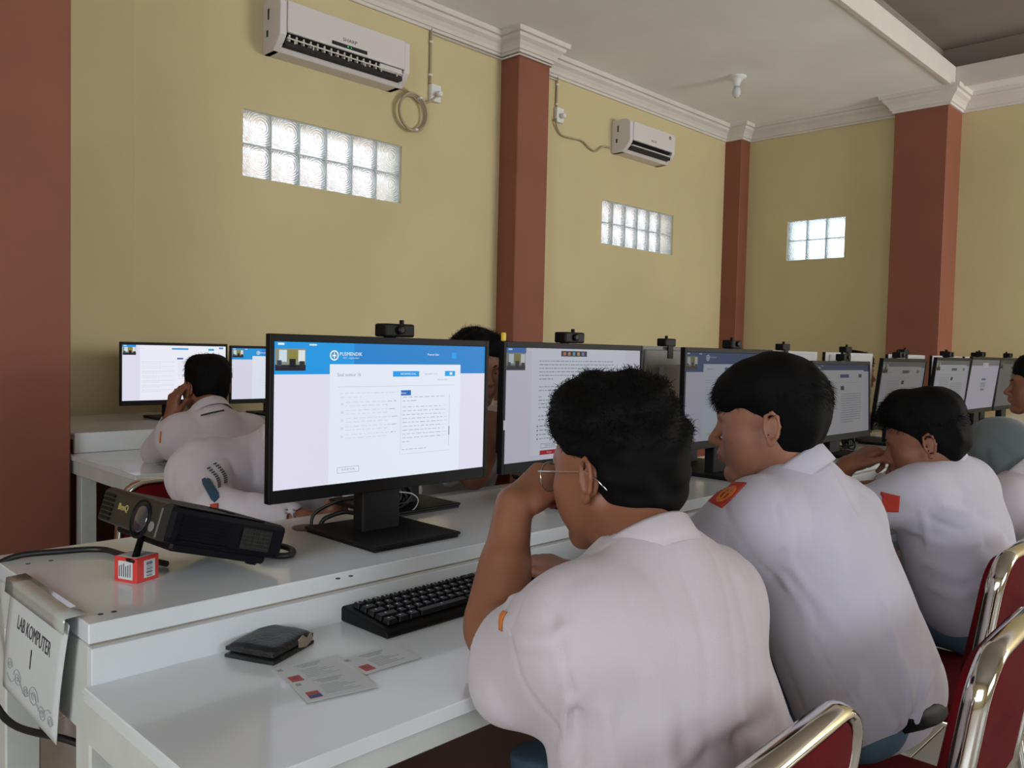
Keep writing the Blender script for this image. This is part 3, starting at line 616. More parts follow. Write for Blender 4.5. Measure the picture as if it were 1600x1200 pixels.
# ================================================================== KEYBOARDS, MOUSE
def keyboard(x0, y0, ang, label, keys=True, mt=M_blk):
    r = thing('keyboard', label, 'keyboard', (x0, y0, ZT), ang)
    Wk, Dk = 0.445, 0.165
    b = MB(); b.prism([(0, 0), (Dk, 0.0), (Dk, 0.03), (0.012, 0.015), (0, 0.008)], Wk, M=Matrix(((0, 1, 0, 0), (1, 0, 0, 0), (0, 0, 1, 0), (0, 0, 0, 1))), bev=0.003); b.build('case', mt, r)
    if not keys:
        b = MB(); u = 0.0187
        for row in range(6):
            for k in range(22):
                x = 0.017+k*u; y = 0.022+row*0.0225; b.box(x, y, 0.014+y*0.09, x+0.016, y+0.018, 0.022+y*0.09)
        b.build('keys', M_key, r, kind='stuff'); return r
    mesh = {}
    def key(x, y, w):
        kw = round(w, 4)
        if kw not in mesh:
            q = MB(); t = bmesh.new(); bmesh.ops.create_cube(t, size=1)
            for v in t.verts:
                s = 0.78 if v.co.z > 0 else 1; v.co = Vector((v.co.x*(w-0.0025 - (0.004 if v.co.z > 0 else 0)), v.co.y*0.0165*s, v.co.z*0.008))
            bmesh.ops.bevel(t, geom=t.edges[:], offset=0.0008, segments=1, affect='EDGES'); q.merge(t)
            q.box(-0.003, 0.0005, 0.0039, -0.0008, 0.004, 0.0043, mi=1)
            o = q.build('key', [M_key, M_keyw], r); mesh[kw] = o.data
        else: o = bpy.data.objects.new('key', mesh[kw]); C.objects.link(o); o.parent = r
        o.location = (x+w/2, y, 0.0195+y*0.092); o.rotation_euler = (0.09, 0, 0)
    u = 0.0188
    rows = [([1.25]*3+[6.0]+[1.25]*4, 0.022), ([2.25]+[1]*10+[2.75], 0.042), ([1.75]+[1]*11+[2.25], 0.062), ([1.5]+[1]*12+[1.5], 0.082), ([1]*13+[2], 0.102), ([1]+[1]*12, 0.132)]
    for ws, y in rows:
        x = 0.012
        for i, w in enumerate(ws):
            if len(ws) == 13 and y > 0.13: x2 = 0.012+u*([0, 2, 3, 4, 5, 6.5, 7.5, 8.5, 9.5, 11, 12, 13, 14][i]); key(x2, y, u)
            else: key(x, y, w*u); x += w*u
    for k in range(3):
        for y in (0.082, 0.102, 0.132, 0.022): key(0.012+u*(15.25+k), y, u)
    key(0.012+u*16.25, 0.042, u)
    for k in range(4):
        for y in (0.022, 0.042, 0.062, 0.082, 0.102): key(0.012+u*(18.5+k), y, u)
    b = MB()
    for k, w in enumerate((0.004, 0.003, 0.003, 0.004, 0.003, 0.002, 0.003)): b.box(0.2+k*0.0052, 0.0055, 0.0133, 0.2+k*0.0052+w*0.8, 0.0085, 0.0142)
    b.build('brand_mark', M_keyw, r)
    return r
keyboard(0.800, 1.045, 0.02, 'full-size black keyboard in front of the nearest monitor, behind the resting arm')
keyboard(3.12, 1.03, 0.0, 'dark keyboard partly hidden by the fringed student\'s back', keys=False)
keyboard(1.40, 3.30, 0.0, 'black keyboard on the desk along the left wall', keys=False)
r = thing('computer_mouse', 'black computer mouse under the right hand of the student with glasses', 'mouse', (1.222, 1.090, ZT), 0.1)
b = MB(); b.lathe([(0.029, 0), (0.031, 0.006), (0.029, 0.02), (0.02, 0.031), (0.008, 0.035), (0.001, 0.0355)], n=24, M=Matrix.Diagonal((1, 1.75, 1, 1))); b.build('shell', M_blk, r)
b = MB(); b.tube([(-0.002, 0.03, 0.03), (0.002, 0.03, 0.03)], 0.006, 10); b.build('scroll_wheel', M_key, r)

# ================================================================== PROJECTOR on its match box
px0, py0 = 0.545, 1.262
pr = thing('projector', 'black projector tipped up at the front on a small red box, at the desk end', 'projector', (0.735, 1.268, ZH+0.003), rot=(0, math.radians(17.0), math.radians(3)))
# local frame: x from the raised lens end (negative) to the tail, y across, z up
Lp, Wp, Hp = 0.215, 0.215, 0.070
b = MB(); b.box(-Lp, 0, 0.012, 0.0, Wp, Hp, bev=0.009, seg=2); b.box(-Lp+0.02, 0.012, 0.0, -0.02, Wp-0.012, 0.02, bev=0.004); b.build('case', M_proj, pr)
b = MB(); b.prism([(-0.006, 0.016), (-0.006, Hp-0.005), (0.004, Hp+0.002), (0.012, Hp+0.002), (0.012, 0.012)], Wp-0.01, M=Matrix.Translation((-Lp-0.008, 0.005, 0)), bev=0.002); b.build('front_panel', M_projf, pr)
Rx = Matrix.Rotation(-PI/2, 4, 'Y')
b = MB(); b.lathe([(0.029, 0.0), (0.031, 0.002), (0.031, 0.005), (0.0285, 0.006), (0.026, -0.002), (0.020, -0.006)], n=32, M=Matrix.Translation((-Lp-0.011, 0.062, 0.038)) @ Rx); ln = b.build('lens_ring', M_blk, pr)
b = MB(); b.lathe([(0.024, 0.0), (0.019, 0.002), (0.010, 0.004), (0.001, 0.005)], n=28, M=Matrix.Translation((-Lp-0.0142, 0.062, 0.038)) @ Rx)
b.build('lens', mat('coated_lens_glass', '2a2d3c', 0.03, coat=1.0, spec=0.8), ln)
b = MB(); b.lathe([(0.008, 0), (0.008, 0.002)], n=16, M=Matrix.Translation((-Lp-0.0145, 0.020, 0.032)) @ Rx); b.build('remote_sensor', M_greyb, pr)
b = MB()
for k in range(6): b.box(-Lp-0.0165, 0.165, 0.020+k*0.0075, -Lp-0.010, 0.203, 0.0245+k*0.0075)
b.build('front_grille', M_blk, pr)
add_text('brand_mark', 'BenQ', 0.015, Matrix.Translation((-Lp-0.0146, 0.128, 0.046)) @ Matrix(((0, 0, -1, 0), (-1, 0, 0, 0), (0, 1, 0, 0), (0, 0, 0, 1))), M_gold, pr, depth=0.0006)
for k in range(9):
    b = MB(); b.box(-Lp+0.02, -0.0025, 0.018+k*0.005, -0.105, 0.001, 0.020+k*0.005); b.build('side_rib', M_proj, pr)
b = MB(); b.box(-0.085, -0.0012, 0.022, -0.030, 0.001, 0.056); b.build('side_vent', M_acd, pr)
b = MB()
for k in range(6): b.box(-0.085+k*0.0107, -0.003, 0.022, -0.0838+k*0.0107, 0.0, 0.056)
for k in range(5): b.box(-0.085, -0.0028, 0.0255+k*0.0065, -0.030, 0.0, 0.0265+k*0.0065)
b.build('vent_grille', M_projf, pr)
b = MB(); b.box(-Lp+0.012, 0.006, Hp, -Lp+0.17, 0.028, Hp+0.0015, bev=0.0005); b.build('top_trim', M_blk, pr)
b = MB()
for k in range(3): b.lathe([(0.008, 0), (0.008, 0.002)], cx=-0.06, cy=0.09+k*0.03, n=12, M=Matrix.Translation((0, 0, Hp)))
b.build('buttons', M_key, pr)
for yy in (0.03, 0.18):
    b = MB(); b.lathe([(0.009, -0.0), (0.011, 0.004), (0.009, 0.015)], cx=-0.035, cy=yy, n=14, M=Matrix.Translation((0, 0, -0.004))); b.build('rear_foot', M_blk, pr)
b = MB(); b.lathe([(0.012, -0.033), (0.014, -0.029), (0.006, -0.026), (0.005, 0.015)], cx=-Lp+0.010, cy=0.09, n=16)
b.build('front_foot', M_blk, pr)
# red box
rb = thing('matchbox', 'small red carton with barcode propping up the projector foot', 'box', (0.535, 1.362, ZH), math.radians(22))
b = MB(); b.box(-0.023, -0.024, 0, 0.023, 0.024, 0.040, bev=0.001); b.build('carton', M_redp, rb)
b = MB(); b.box(-0.008, -0.0248, 0.006, 0.014, -0.0238, 0.034); lb_ = b.build('label', M_paper, rb)
b = MB()
for k, w in enumerate((2, 1, 3, 1, 2, 1, 1, 3, 2)): b.box(-0.004, -0.0252, 0.008+k*0.0027, 0.008, -0.0246, 0.008+k*0.0027+w*0.0006)
b.build('barcode', M_ink, lb_)
b = MB(); b.box(-0.0238, -0.016, 0.005, -0.0228, 0.014, 0.034); l2 = b.build('label', M_paper, rb)
b = MB()
for k in range(6): b.box(-0.0242, -0.012+k*0.0045, 0.009, -0.0236, -0.0105+k*0.0045, 0.03-0.002*(k % 3))
b.build('print_lines', M_ink, l2)
b = MB(); b.box(-0.02, -0.02, 0.0398, 0.02, 0.02, 0.0405); b.build('top_label', M_paper, rb)
b = MB(); b.tube(catmull([(0.74, 1.44, 0.845), (0.78, 1.40, 0.845), (0.805, 1.35, 0.84), (0.79, 1.315, 0.838), (0.765, 1.32, 0.838), (0.755, 1.35, 0.84), (0.77, 1.38, 0.842)], 8), 0.006, 8)
setp(b.build('power_cable', M_cable), 'thick black lead looped behind the tail of the projector', 'cable')
b = MB(); b.tube(catmull([(0.60, 1.40, 0.836), (0.57, 1.50, 0.836), (0.555, 1.57, 0.836), (0.50, 1.60, 0.836), (0.42, 1.615, 0.834), (0.375, 1.60, 0.80), (0.36, 1.55, 0.70), (0.37, 1.45, 0.62), (0.42, 1.30, 0.62), (0.5, 1.2, 0.58)], 8), 0.0055, 8)
setp(b.build('power_cable', M_cable), 'black lead running over the desk edge and down behind the paper sign', 'cable')

# ================================================================== SIGN, WALLET, CARDS
sg = thing('paper_sign', 'laminated paper sign reading LAB KOMPUTER 1 taped to the desk end', 'sign', (0.388, 1.345, 0.835))
def sheet(pts_fn, nu, nv, th, nm, mt, par):
    b = MB(); G = [[b.bm.verts.new(pts_fn(i/nu, j/nv)) for j in range(nv+1)] for i in range(nu+1)]
    for i in range(nu):
        for j in range(nv): f = b.bm.faces.new((G[i][j], G[i+1][j], G[i+1][j+1], G[i][j+1])); f.smooth = True
    o = b.build(nm, mt, par); md = o.modifiers.new('thick', 'SOLIDIFY'); md.thickness = th; md.offset = 0; return o
def sgp(u, v, off=0.0):      # u 0..1 from the far to the near edge, v down
    y = 0.128-0.262*u+0.045*v; z = -0.004-0.182*v-0.006*u; bulge = 0.004-0.004*math.sin(v*PI*0.8)
    return Vector((-0.006+bulge-off, y-0.03*v*(u-0.0)*0, z))
sheet(sgp, 10, 14, 0.0012, 'paper', M_paper, sg)
def tape(u, v):
    y = 0.14-0.275*u
    if v < 0.4: t = v/0.4; return Vector((0.02-0.028*t, y, 0.0015-0.002*t))
    t = (v-0.4)/0.6; return Vector((-0.008-0.002*t, y, -0.0005-0.022*t))
sheet(tape, 6, 5, 0.0005, 'tape', M_tape, sg)
def on_sign(me_, u, v, size):
    """wrap a flat lettering mesh on to the paper"""
    for vt in me_.vertices:
        x, y, z = vt.co; p = sgp(u+x/0.262, v-y/0.182, 0.0012+z); vt.co = p
for body, u, v, s, sx in (('LAB KOMPUTER', 0.50, 0.30, 0.032, 0.68), ('1', 0.50, 0.52, 0.045, 0.9)):
    me_ = text_mesh(body, s, 0.0001); me_.transform(Matrix.Diagonal((sx, 1, 1, 1))); on_sign(me_, u, v, s); me_.materials.clear(); me_.materials.append(M_ink)
    o = bpy.data.objects.new('lettering', me_); C.objects.link(o); o.parent = sg
b = MB()
for cx_, cy_, s, d in ((0.14, 0.72, 0.06, 1), (0.3, 0.78, 0.085, -1), (0.46, 0.82, 0.05, 1), (0.6, 0.80, 0.10, 1), (0.76, 0.87, 0.07, -1), (0.9, 0.86, 0.055, 1)):
    pts = []
    for i in range(26):
        t = i/25*3.6*PI; rr = s*(1-0.8*i/25)
        pts.append(sgp(cx_+d*rr*math.cos(t)*0.9, min(0.98, cy_-rr*math.sin(t)), 0.0016))
    b.tube(pts, 0.0004, 4)
b.tube([sgp(0.1+0.8*i/20, 0.82+0.05*math.sin(i*0.9), 0.0016) for i in range(21)], 0.0004, 4)
b.build('scroll_ornament', M_inkp, sg)

wl_ = thing('wallet', 'worn black folded wallet lying on the front worktop', 'wallet', (0.643, 1.128, ZT), math.radians(24))
def pillow(w, d, h, z, nm, mt, par, seed=0, puff=0.35, nx=16, ny=12, kx=0.0):
    b = MB(); top = []; 
    def P(u, v, s):
        x = (u-0.5)*w; y = (v-0.5)*d; e = (1-abs(2*u-1)**6)*(1-abs(2*v-1)**6)
        hh = h*(0.5+0.5*e**0.4)*(1+0.10*mnoise.noise(Vector((x*40+seed, y*40, 0)))) + kx*(v-0.5)
        return Vector((x*(1-0.02*abs(2*v-1)**4), y*(1-0.02*abs(2*u-1)**4), z+(hh if s else 0.0006)))
    G = [[[b.bm.verts.new(P(i/nx, j/ny, s)) for j in range(ny+1)] for i in range(nx+1)] for s in (0, 1)]
    for s in (0, 1):
        for i in range(nx):
            for j in range(ny): f = b.bm.faces.new((G[s][i][j], G[s][i+1][j], G[s][i+1][j+1], G[s][i][j+1])); f.smooth = True
    for i in range(nx):
        for j in (0, ny): b.bm.faces.new((G[0][i][j], G[0][i+1][j], G[1][i+1][j], G[1][i][j]))
    for j in range(ny):
        for i in (0, nx): b.bm.faces.new((G[0][i][j], G[0][i][j+1], G[1][i][j+1], G[1][i][j]))
    return b.build(nm, mt, par)
pillow(0.105, 0.088, 0.010, 0.0, 'lower_flap', M_wallet, wl_, 1)
pillow(0.103, 0.086, 0.013, 0.0105, 'upper_flap', M_wallet, wl_, 7)
b = MB(); b.prism([(0.012, 0.0), (0.03, -0.004), (0.046, 0.002), (0.044, 0.014), (0.03, 0.009), (0.022, 0.016), (0.01, 0.012)], 0.003, M=Matrix.Translation((0, -0.0445, 0.006)), bev=0.0005)
b.build('torn_patch', mat('torn_leather_backing', '8b7f6c', 0.9), wl_)
def id_card(x, y, ang, label, blue=False, z=ZT):
    r = thing('id_card', label, 'card', (x, y, z+0.0004), ang, 'exam cards on the front worktop')
    b = MB(); b.box(-0.05, -0.036, 0, 0.05, 0.036, 0.0006, bev=0.0002); b.build('card', M_paper, r)
    z_ = 0.0006
    b = MB(); b.box(-0.043, -0.028, z_, -0.026, -0.006, z_+0.0003, mi=0)
    if blue: b.box(-0.043, -0.028, z_+0.0003, -0.026, -0.018, z_+0.0005, mi=1)
    b.box(-0.038, -0.02, z_+0.0004, -0.031, -0.011, z_+0.0006, mi=2)
    b.build('photo', [M_redink, M_blueink, M_skin], r)
    b = MB()
    for k in range(3): b.box(-0.02+0.004*k, 0.026-k*0.0045, z_, 0.022-0.004*k, 0.0278-k*0.0045, z_+0.0002)
    for k in range(6): b.box(-0.018, 0.006-k*0.0055, z_, 0.01+0.02*((k*7) % 3)/2, 0.0072-k*0.0055, z_+0.0002)
    b.box(-0.05+0.005, 0.02, z_, -0.038, 0.028, z_+0.0002)
    b.build('print_lines', M_inkp, r)
    return r
id_card(0.648, 1.015, math.radians(-8), 'exam card with red photo half under the wallet')
id_card(0.637, 0.948, math.radians(-12), 'exam card with red and blue photo, nearest the worktop edge', True, z=ZT+0.0014)
id_card(0.742, 0.985, math.radians(-2), 'exam card with red photo lying alone in front of the keyboard', z=ZT+0.0007)
id_card(1.34, 3.14, 0.2, 'pale card lying on the wall desk beside the keyboard')
# ================================================================== IMPLICIT SURFACES
def V(*a): return np.array(a[0] if len(a) == 1 else a, dtype=np.float64)
def cone(a, b, ra, rb): return ('c', V(a), V(b), float(ra), float(rb))
def ell(c, r, R=None): return ('e', V(c), V(r), np.eye(3) if R is None else np.array(R, dtype=float))
def half(n, d): return ('h', V(n)/np.linalg.norm(n), float(d))          # inside where n.p < d
def dprim(p, P):
    if p[0] == 'c':
        ab = p[2]-p[1]; t = np.clip(((P-p[1]) @ ab)/max(ab @ ab, 1e-12), 0, 1)
        return np.linalg.norm(P-p[1]-t[:, None]*ab, axis=1)-(p[3]+t*(p[4]-p[3]))
    if p[0] == 'e':
        q = (P-p[1]) @ p[3]; k0 = np.linalg.norm(q/p[2], axis=1); k1 = np.linalg.norm(q/p[2]**2, axis=1)
        return k0*(k0-1)/np.maximum(k1, 1e-9)
    return P @ p[1]-p[2]
def smin(a, b, k):
    if k <= 0: return np.minimum(a, b)
    h = np.maximum(k-np.abs(a-b), 0)/k; return np.minimum(a, b)-h*h*k*0.25
def field(ops, P):
    d = np.full(len(P), 9.0)
    for op, pr, k in ops:
        if callable(pr): e = pr(P)
        else: e = dprim(pr, P)
        if op == '+': d = smin(d, e, k)
        elif op == '-': d = -smin(-d, e, k)
        elif op == '&': d = -smin(-d, -e, k)
        elif op == 'o': d = d+e
    return d
def xf(ops, M):
    """move a list of shapes into the frame M"""
    R = np.array(M.to_3x3()); s = abs(np.linalg.det(R))**(1/3); Rn = R/s; t = V(M.translation); out = []
    for op, p, k in ops:
        if callable(p): out.append((op, p, k)); continue
        if p[0] == 'c': q = ('c', R @ p[1]+t, R @ p[2]+t, p[3]*s, p[4]*s)
        elif p[0] == 'e': q = ('e', R @ p[1]+t, p[2]*s, Rn @ p[3])
        else: n = Rn @ p[1]; q = ('h', n, p[2]*s+n @ t)
        out.append((op, q, k*s))
    return out
def bounds(ops, pad):
    lo, hi = [], []
    for op, p, k in ops:
        if op != '+' or callable(p): continue
        if p[0] == 'c':
            for c, r in ((p[1], p[3]), (p[2], p[4])): lo.append(c-r); hi.append(c+r)
        elif p[0] == 'e': m = p[2].max(); lo.append(p[1]-m); hi.append(p[1]+m)
    return np.min(lo, 0)-pad, np.max(hi, 0)+pad
def surface(ops, h, pad=0.055, box=None):
    lo, hi = box if box else bounds(ops, pad)
    lo = V(lo); hi = V(hi); B = 4; nb = np.ceil((hi-lo)/(h*B)).astype(int)+1
    ax = [lo[i]+h*B*(np.arange(nb[i])+0.5)-h*0.5 for i in range(3)]
    G = np.stack(np.meshgrid(*ax, indexing='ij'), -1).reshape(-1, 3)
    dc = field(ops, G).reshape(nb); act = np.abs(dc) < h*B*1.25+0.006
    d = np.repeat(np.repeat(np.repeat(np.where(dc < 0, -1.0, 1.0).astype(np.float32), B, 0), B, 1), B, 2)
    bi = np.argwhere(act); off = np.stack(np.meshgrid(*[np.arange(B)]*3, indexing='ij'), -1).reshape(-1, 3)
    I = (bi[:, None, :]*B+off[None]).reshape(-1, 3)
    d[I[:, 0], I[:, 1], I[:, 2]] = field(ops, lo+I*h)
    n = d.shape; st = np.array([n[1]*n[2], n[2], 1]); s = d < 0; cells = []; pts = []; quads = []
    for a in range(3):
        sl0 = [slice(None)]*3; sl1 = [slice(None)]*3; sl0[a] = slice(0, -1); sl1[a] = slice(1, None)
        E = np.argwhere(s[tuple(sl0)] != s[tuple(sl1)])
        b_, c_ = (a+1) % 3, (a+2) % 3
        E = E[(E[:, b_] > 0) & (E[:, c_] > 0)]
        F = E.copy(); F[:, a] += 1; d0 = d[tuple(E.T)]; d1 = d[tuple(F.T)]
        t = d0/(d0-d1); p = E.astype(float); p[:, a] += t
        cs = []
        for ob, oc in ((1, 1), (0, 1), (0, 0), (1, 0)):
            q = E.copy(); q[:, b_] -= ob; q[:, c_] -= oc; cs.append(q @ st)
        for c in cs: cells.append(c); pts.append(p)
        Q = np.stack(cs, 1); fl = d0 >= 0; Q[fl] = Q[fl][:, ::-1]; quads.append(Q)
    cells = np.concatenate(cells); pts = np.concatenate(pts); quads = np.concatenate(quads)
    u, inv = np.unique(cells, return_inverse=True); cnt = np.bincount(inv).astype(float)
    Vt = np.stack([np.bincount(inv, pts[:, i])/cnt for i in range(3)], 1)*h+lo
    return Vt, np.searchsorted(u, quads)
def grad(ops, P, e=0.002):
    g = np.stack([field(ops, P+e*np.eye(3)[i])-field(ops, P-e*np.eye(3)[i]) for i in range(3)], 1)
    return g/np.maximum(np.linalg.norm(g, axis=1, keepdims=True), 1e-9)
def mesh_obj(name, Vt, Q, mats, parent=None, loc=None, mi=None, smooth=True):
    me = bpy.data.meshes.new(name); nv, nq = len(Vt), len(Q); k = Q.shape[1]
    off = V(loc) if loc is not None else np.zeros(3)
    Vt = Vt-off
    me.vertices.add(nv); me.vertices.foreach_set('co', Vt.astype(np.float32).ravel())
    me.loops.add(nq*k); me.loops.foreach_set('vertex_index', Q.astype(np.int32).ravel())
    me.polygons.add(nq); me.polygons.foreach_set('loop_start', (np.arange(nq)*k).astype(np.int32)); me.polygons.foreach_set('loop_total', np.full(nq, k, np.int32))
    if smooth: me.polygons.foreach_set('use_smooth', np.ones(nq, bool))
    for m_ in (mats if isinstance(mats, (list, tuple)) else [mats]): me.materials.append(m_)
    if mi is not None: me.polygons.foreach_set('material_index', mi.astype(np.int32))
    me.update(); me.validate()
    o = bpy.data.objects.new(name, me); C.objects.link(o)
    if parent is not None: o.parent = parent
    elif loc is not None: o.location = loc
    return o
RS = np.random.RandomState(11)
def wob(seed, scale, amp, axis=None, stretch=1.0, ridge=False):
    """soft pseudo-noise; along axis the pattern is drawn out"""
    r = np.random.RandomState(seed); K = r.normal(size=(6, 3)); K /= np.linalg.norm(K, axis=1, keepdims=True); K *= r.uniform(0.6, 1.6, (6, 1))*scale
    ph = r.uniform(0, 6.28, 6); A = None
    if axis is not None:
        ax = V(axis)/np.linalg.norm(axis); A = np.eye(3)-np.outer(ax, ax)*(1-1/stretch)
    def f(P):
        Q = P @ A if A is not None else P; w = np.zeros(len(P))
        for i in range(6): w = w+np.sin(Q @ K[i]+ph[i]+1.3*np.sin(Q @ K[(i+2) % 6]*0.7+ph[(i+1) % 6]))
        w = w/3.0
        if ridge: w = 1-2*np.sqrt(np.abs(w)+0.01)
        return amp*w
    return f
def folds(lines):
    """lines: (points, width, height) raised or sunk along a path"""
    def f(P):
        w = np.zeros(len(P))
        for pts, wd_, am in lines:
            best = np.full(len(P), 9.0)
            for a, b in zip(pts, pts[1:]):
                a = V(a); b = V(b); ab = b-a; t = np.clip(((P-a) @ ab)/(ab @ ab), 0, 1); best = np.minimum(best, np.linalg.norm(P-a-t[:, None]*ab, axis=1))
            w = w-am*np.exp(-(best/wd_)**2)
        return w
    return f
def hit(ops, px, py, d0=0.6, d1=8):
    o = V(0, 0, H); r = V(W(px, py, 1))-o; r = r/np.linalg.norm(r); t = d0
    for i in range(120):
        e = field(ops, (o+r*t)[None])[0]
        if e < 0.0008 or t > d1: break
        t += e*0.8
    return o+r*t
def patch_on(nm, ops, quad, mt, parent, loc, off=0.002, nu=12, nv=10, shape=None):
    """a sewn badge whose four corners lie at the surveyed bearings"""
    a, b_, c, d = [V(W(x, y, 1))-V(0, 0, H) for x, y in quad]; g = [(i/nu, j/nv) for i in range(nu+1) for j in range(nv+1)]
    R = np.array([(a*(1-u)+b_*u)*(1-v)+(d*(1-u)+c*u)*v for u, v in g]); R /= np.linalg.norm(R, axis=1, keepdims=True)
    t = np.full(len(R), 0.8); O = V(0, 0, H)
    for _ in range(140): t = np.minimum(t+(field(ops, O+R*t[:, None])-off)*0.8, 9)
    P = O+R*t[:, None]; good = t < np.median(t)+0.06; Q = np.array([[i*(nv+1)+j, (i+1)*(nv+1)+j, (i+1)*(nv+1)+j+1, i*(nv+1)+j+1] for i in range(nu) for j in range(nv)]); Q = Q[good[Q].all(1)]; P[~good] = P[good][0]
    if shape is not None: Q = Q[[shape((np.mean([g[k][0] for k in q]), np.mean([g[k][1] for k in q]))) for q in Q]]
    o = mesh_obj(nm, P, Q, mt, parent, loc); md = o.modifiers.new('thick', 'SOLIDIFY'); md.thickness = 0.0015; md.offset = 0; return o
def patch(nm, ops, cpt, uvec, vvec, w, h_, mt, parent, loc, off=0.002, nu=10, nv=10, shape=None):
    """a sewn patch laid on to a surface"""
    u = V(uvec)/np.linalg.norm(uvec); v = V(vvec); v = v-u*(u @ v); v /= np.linalg.norm(v)
    g = [(i/nu, j/nv) for i in range(nu+1) for j in range(nv+1)]
    P = np.array([V(cpt)+u*w*(a-0.5)+v*h_*(b-0.5) for a, b in g])
    for _ in range(6): P = P-(field(ops, P)-off)[:, None]*grad(ops, P)
    Q = np.array([[i*(nv+1)+j, (i+1)*(nv+1)+j, (i+1)*(nv+1)+j+1, i*(nv+1)+j+1] for i in range(nu) for j in range(nv)])
    if shape is not None: Q = Q[[shape((np.mean([g[k][0] for k in q]), np.mean([g[k][1] for k in q]))) for q in Q]]
    o = mesh_obj(nm, P, Q, mt, parent, loc); md = o.modifiers.new('thick', 'SOLIDIFY'); md.thickness = 0.0015; md.offset = 0; return o

# ------------------------------------------------------------------ the human head, in its own frame (x right, y forward, z up, origin between the ears)
def ear(s):
    o = []; c = V(s*0.080, -0.014, -0.002)
    pr = [(q_[0]*0.8, q_[1]) for q_ in [(0.012, -0.016), (0.016, 0.004), (0.012, 0.024), (-0.004, 0.031), (-0.017, 0.022), (-0.019, 0.004), (-0.012, -0.014), (-0.002, -0.026), (0.006, -0.030), (0.010, -0.022)]]
    def pt(q): back = (0.012-q[0]); return c+V(s*(0.003+back*0.45), q[0], q[1])
    o.append(('+', ell(c+V(-s*0.001, -0.003, 0.0), (0.0065, 0.013, 0.024)), 0.006))
    for a, b_ in zip(pr, pr[1:]): o.append(('+', cone(pt(a), pt(b_), 0.0036, 0.0036), 0.003))
    o.append(('+', ell(pt((0.004, -0.026)), (0.005, 0.007, 0.008)), 0.004))
    o.append(('-', ell(c+V(s*0.010, 0.002, 0.004), (0.007, 0.009, 0.014)), 0.003))
    o.append(('+', cone(c+V(s*0.003, 0.013, -0.006), c+V(s*0.003, 0.013, 0.002), 0.004, 0.003), 0.003))
    return o
def head_ops(chin=1.0, full=1.0):
    o = [('+', ell((0, -0.016, 0.045), (0.076, 0.094, 0.084)), 0), ('+', ell((0, 0.030, 0.015), (0.067, 0.060, 0.075)), 0.03),
         ('+', cone((0, 0.030, -0.035), (0, 0.060, -0.092*chin), 0.052, 0.022), 0.03),
         ('+', cone((0.050, -0.002, -0.035), (0.022, 0.058, -0.097*chin), 0.022, 0.014), 0.025), ('+', cone((-0.050, -0.002, -0.035), (-0.022, 0.058, -0.097*chin), 0.022, 0.014), 0.025),
         ('+', ell((0.040, 0.052, -0.018), (0.026, 0.026, 0.024)), 0.025), ('+', ell((-0.040, 0.052, -0.018), (0.026, 0.026, 0.024)), 0.025),
         ('+', ell((0.036, 0.045, -0.05), (0.022*full, 0.03, 0.026)), 0.03), ('+', ell((-0.036, 0.045, -0.05), (0.022*full, 0.03, 0.026)), 0.03),
         ('+', cone((0.040, 0.072, 0.026), (0.012, 0.084, 0.024), 0.010, 0.010), 0.014), ('+', cone((-0.040, 0.072, 0.026), (-0.012, 0.084, 0.024), 0.010, 0.010), 0.014),
         ('-', ell((0.031, 0.093, 0.006), (0.017, 0.014, 0.012)), 0.014), ('-', ell((-0.031, 0.093, 0.006), (0.017, 0.014, 0.012)), 0.014),
         ('+', ell((0.031, 0.0695, 0.006), (0.0150, 0.014, 0.0125)), 0.006), ('+', ell((-0.031, 0.0695, 0.006), (0.0150, 0.014, 0.0125)), 0.006),
         ('+', cone((0, 0.086, 0.012), (0, 0.108, -0.022), 0.007, 0.0095), 0.012), ('+', ell((0, 0.106, -0.026), (0.011, 0.011, 0.009)), 0.008),
         ('+', ell((0.013, 0.098, -0.029), (0.007, 0.010, 0.007)), 0.006), ('+', ell((-0.013, 0.098, -0.029), (0.007, 0.010, 0.007)), 0.006),
         ('-', ell((0.007, 0.104, -0.036), (0.003, 0.004, 0.003)), 0.003), ('-', ell((-0.007, 0.104, -0.036), (0.003, 0.004, 0.003)), 0.003),
         ('+', ell((0, 0.082, -0.052), (0.026, 0.017, 0.020)), 0.014),
         ('+', cone((-0.020, 0.089, -0.0515), (0.020, 0.089, -0.0515), 0.0035, 0.0035), 0.006), ('+', ell((0, 0.096, -0.0505), (0.015, 0.007, 0.0045)), 0.005),
         ('+', ell((0, 0.094, -0.0615), (0.015, 0.0075, 0.0055)), 0.005), ('-', cone((-0.022, 0.101, -0.0560), (0.022, 0.101, -0.0560), 0.0012, 0.0012), 0.003),
         ('+', ell((0, 0.077, -0.094*chin), (0.018, 0.014, 0.014)), 0.016)]
    return o+ear(1)+ear(-1)
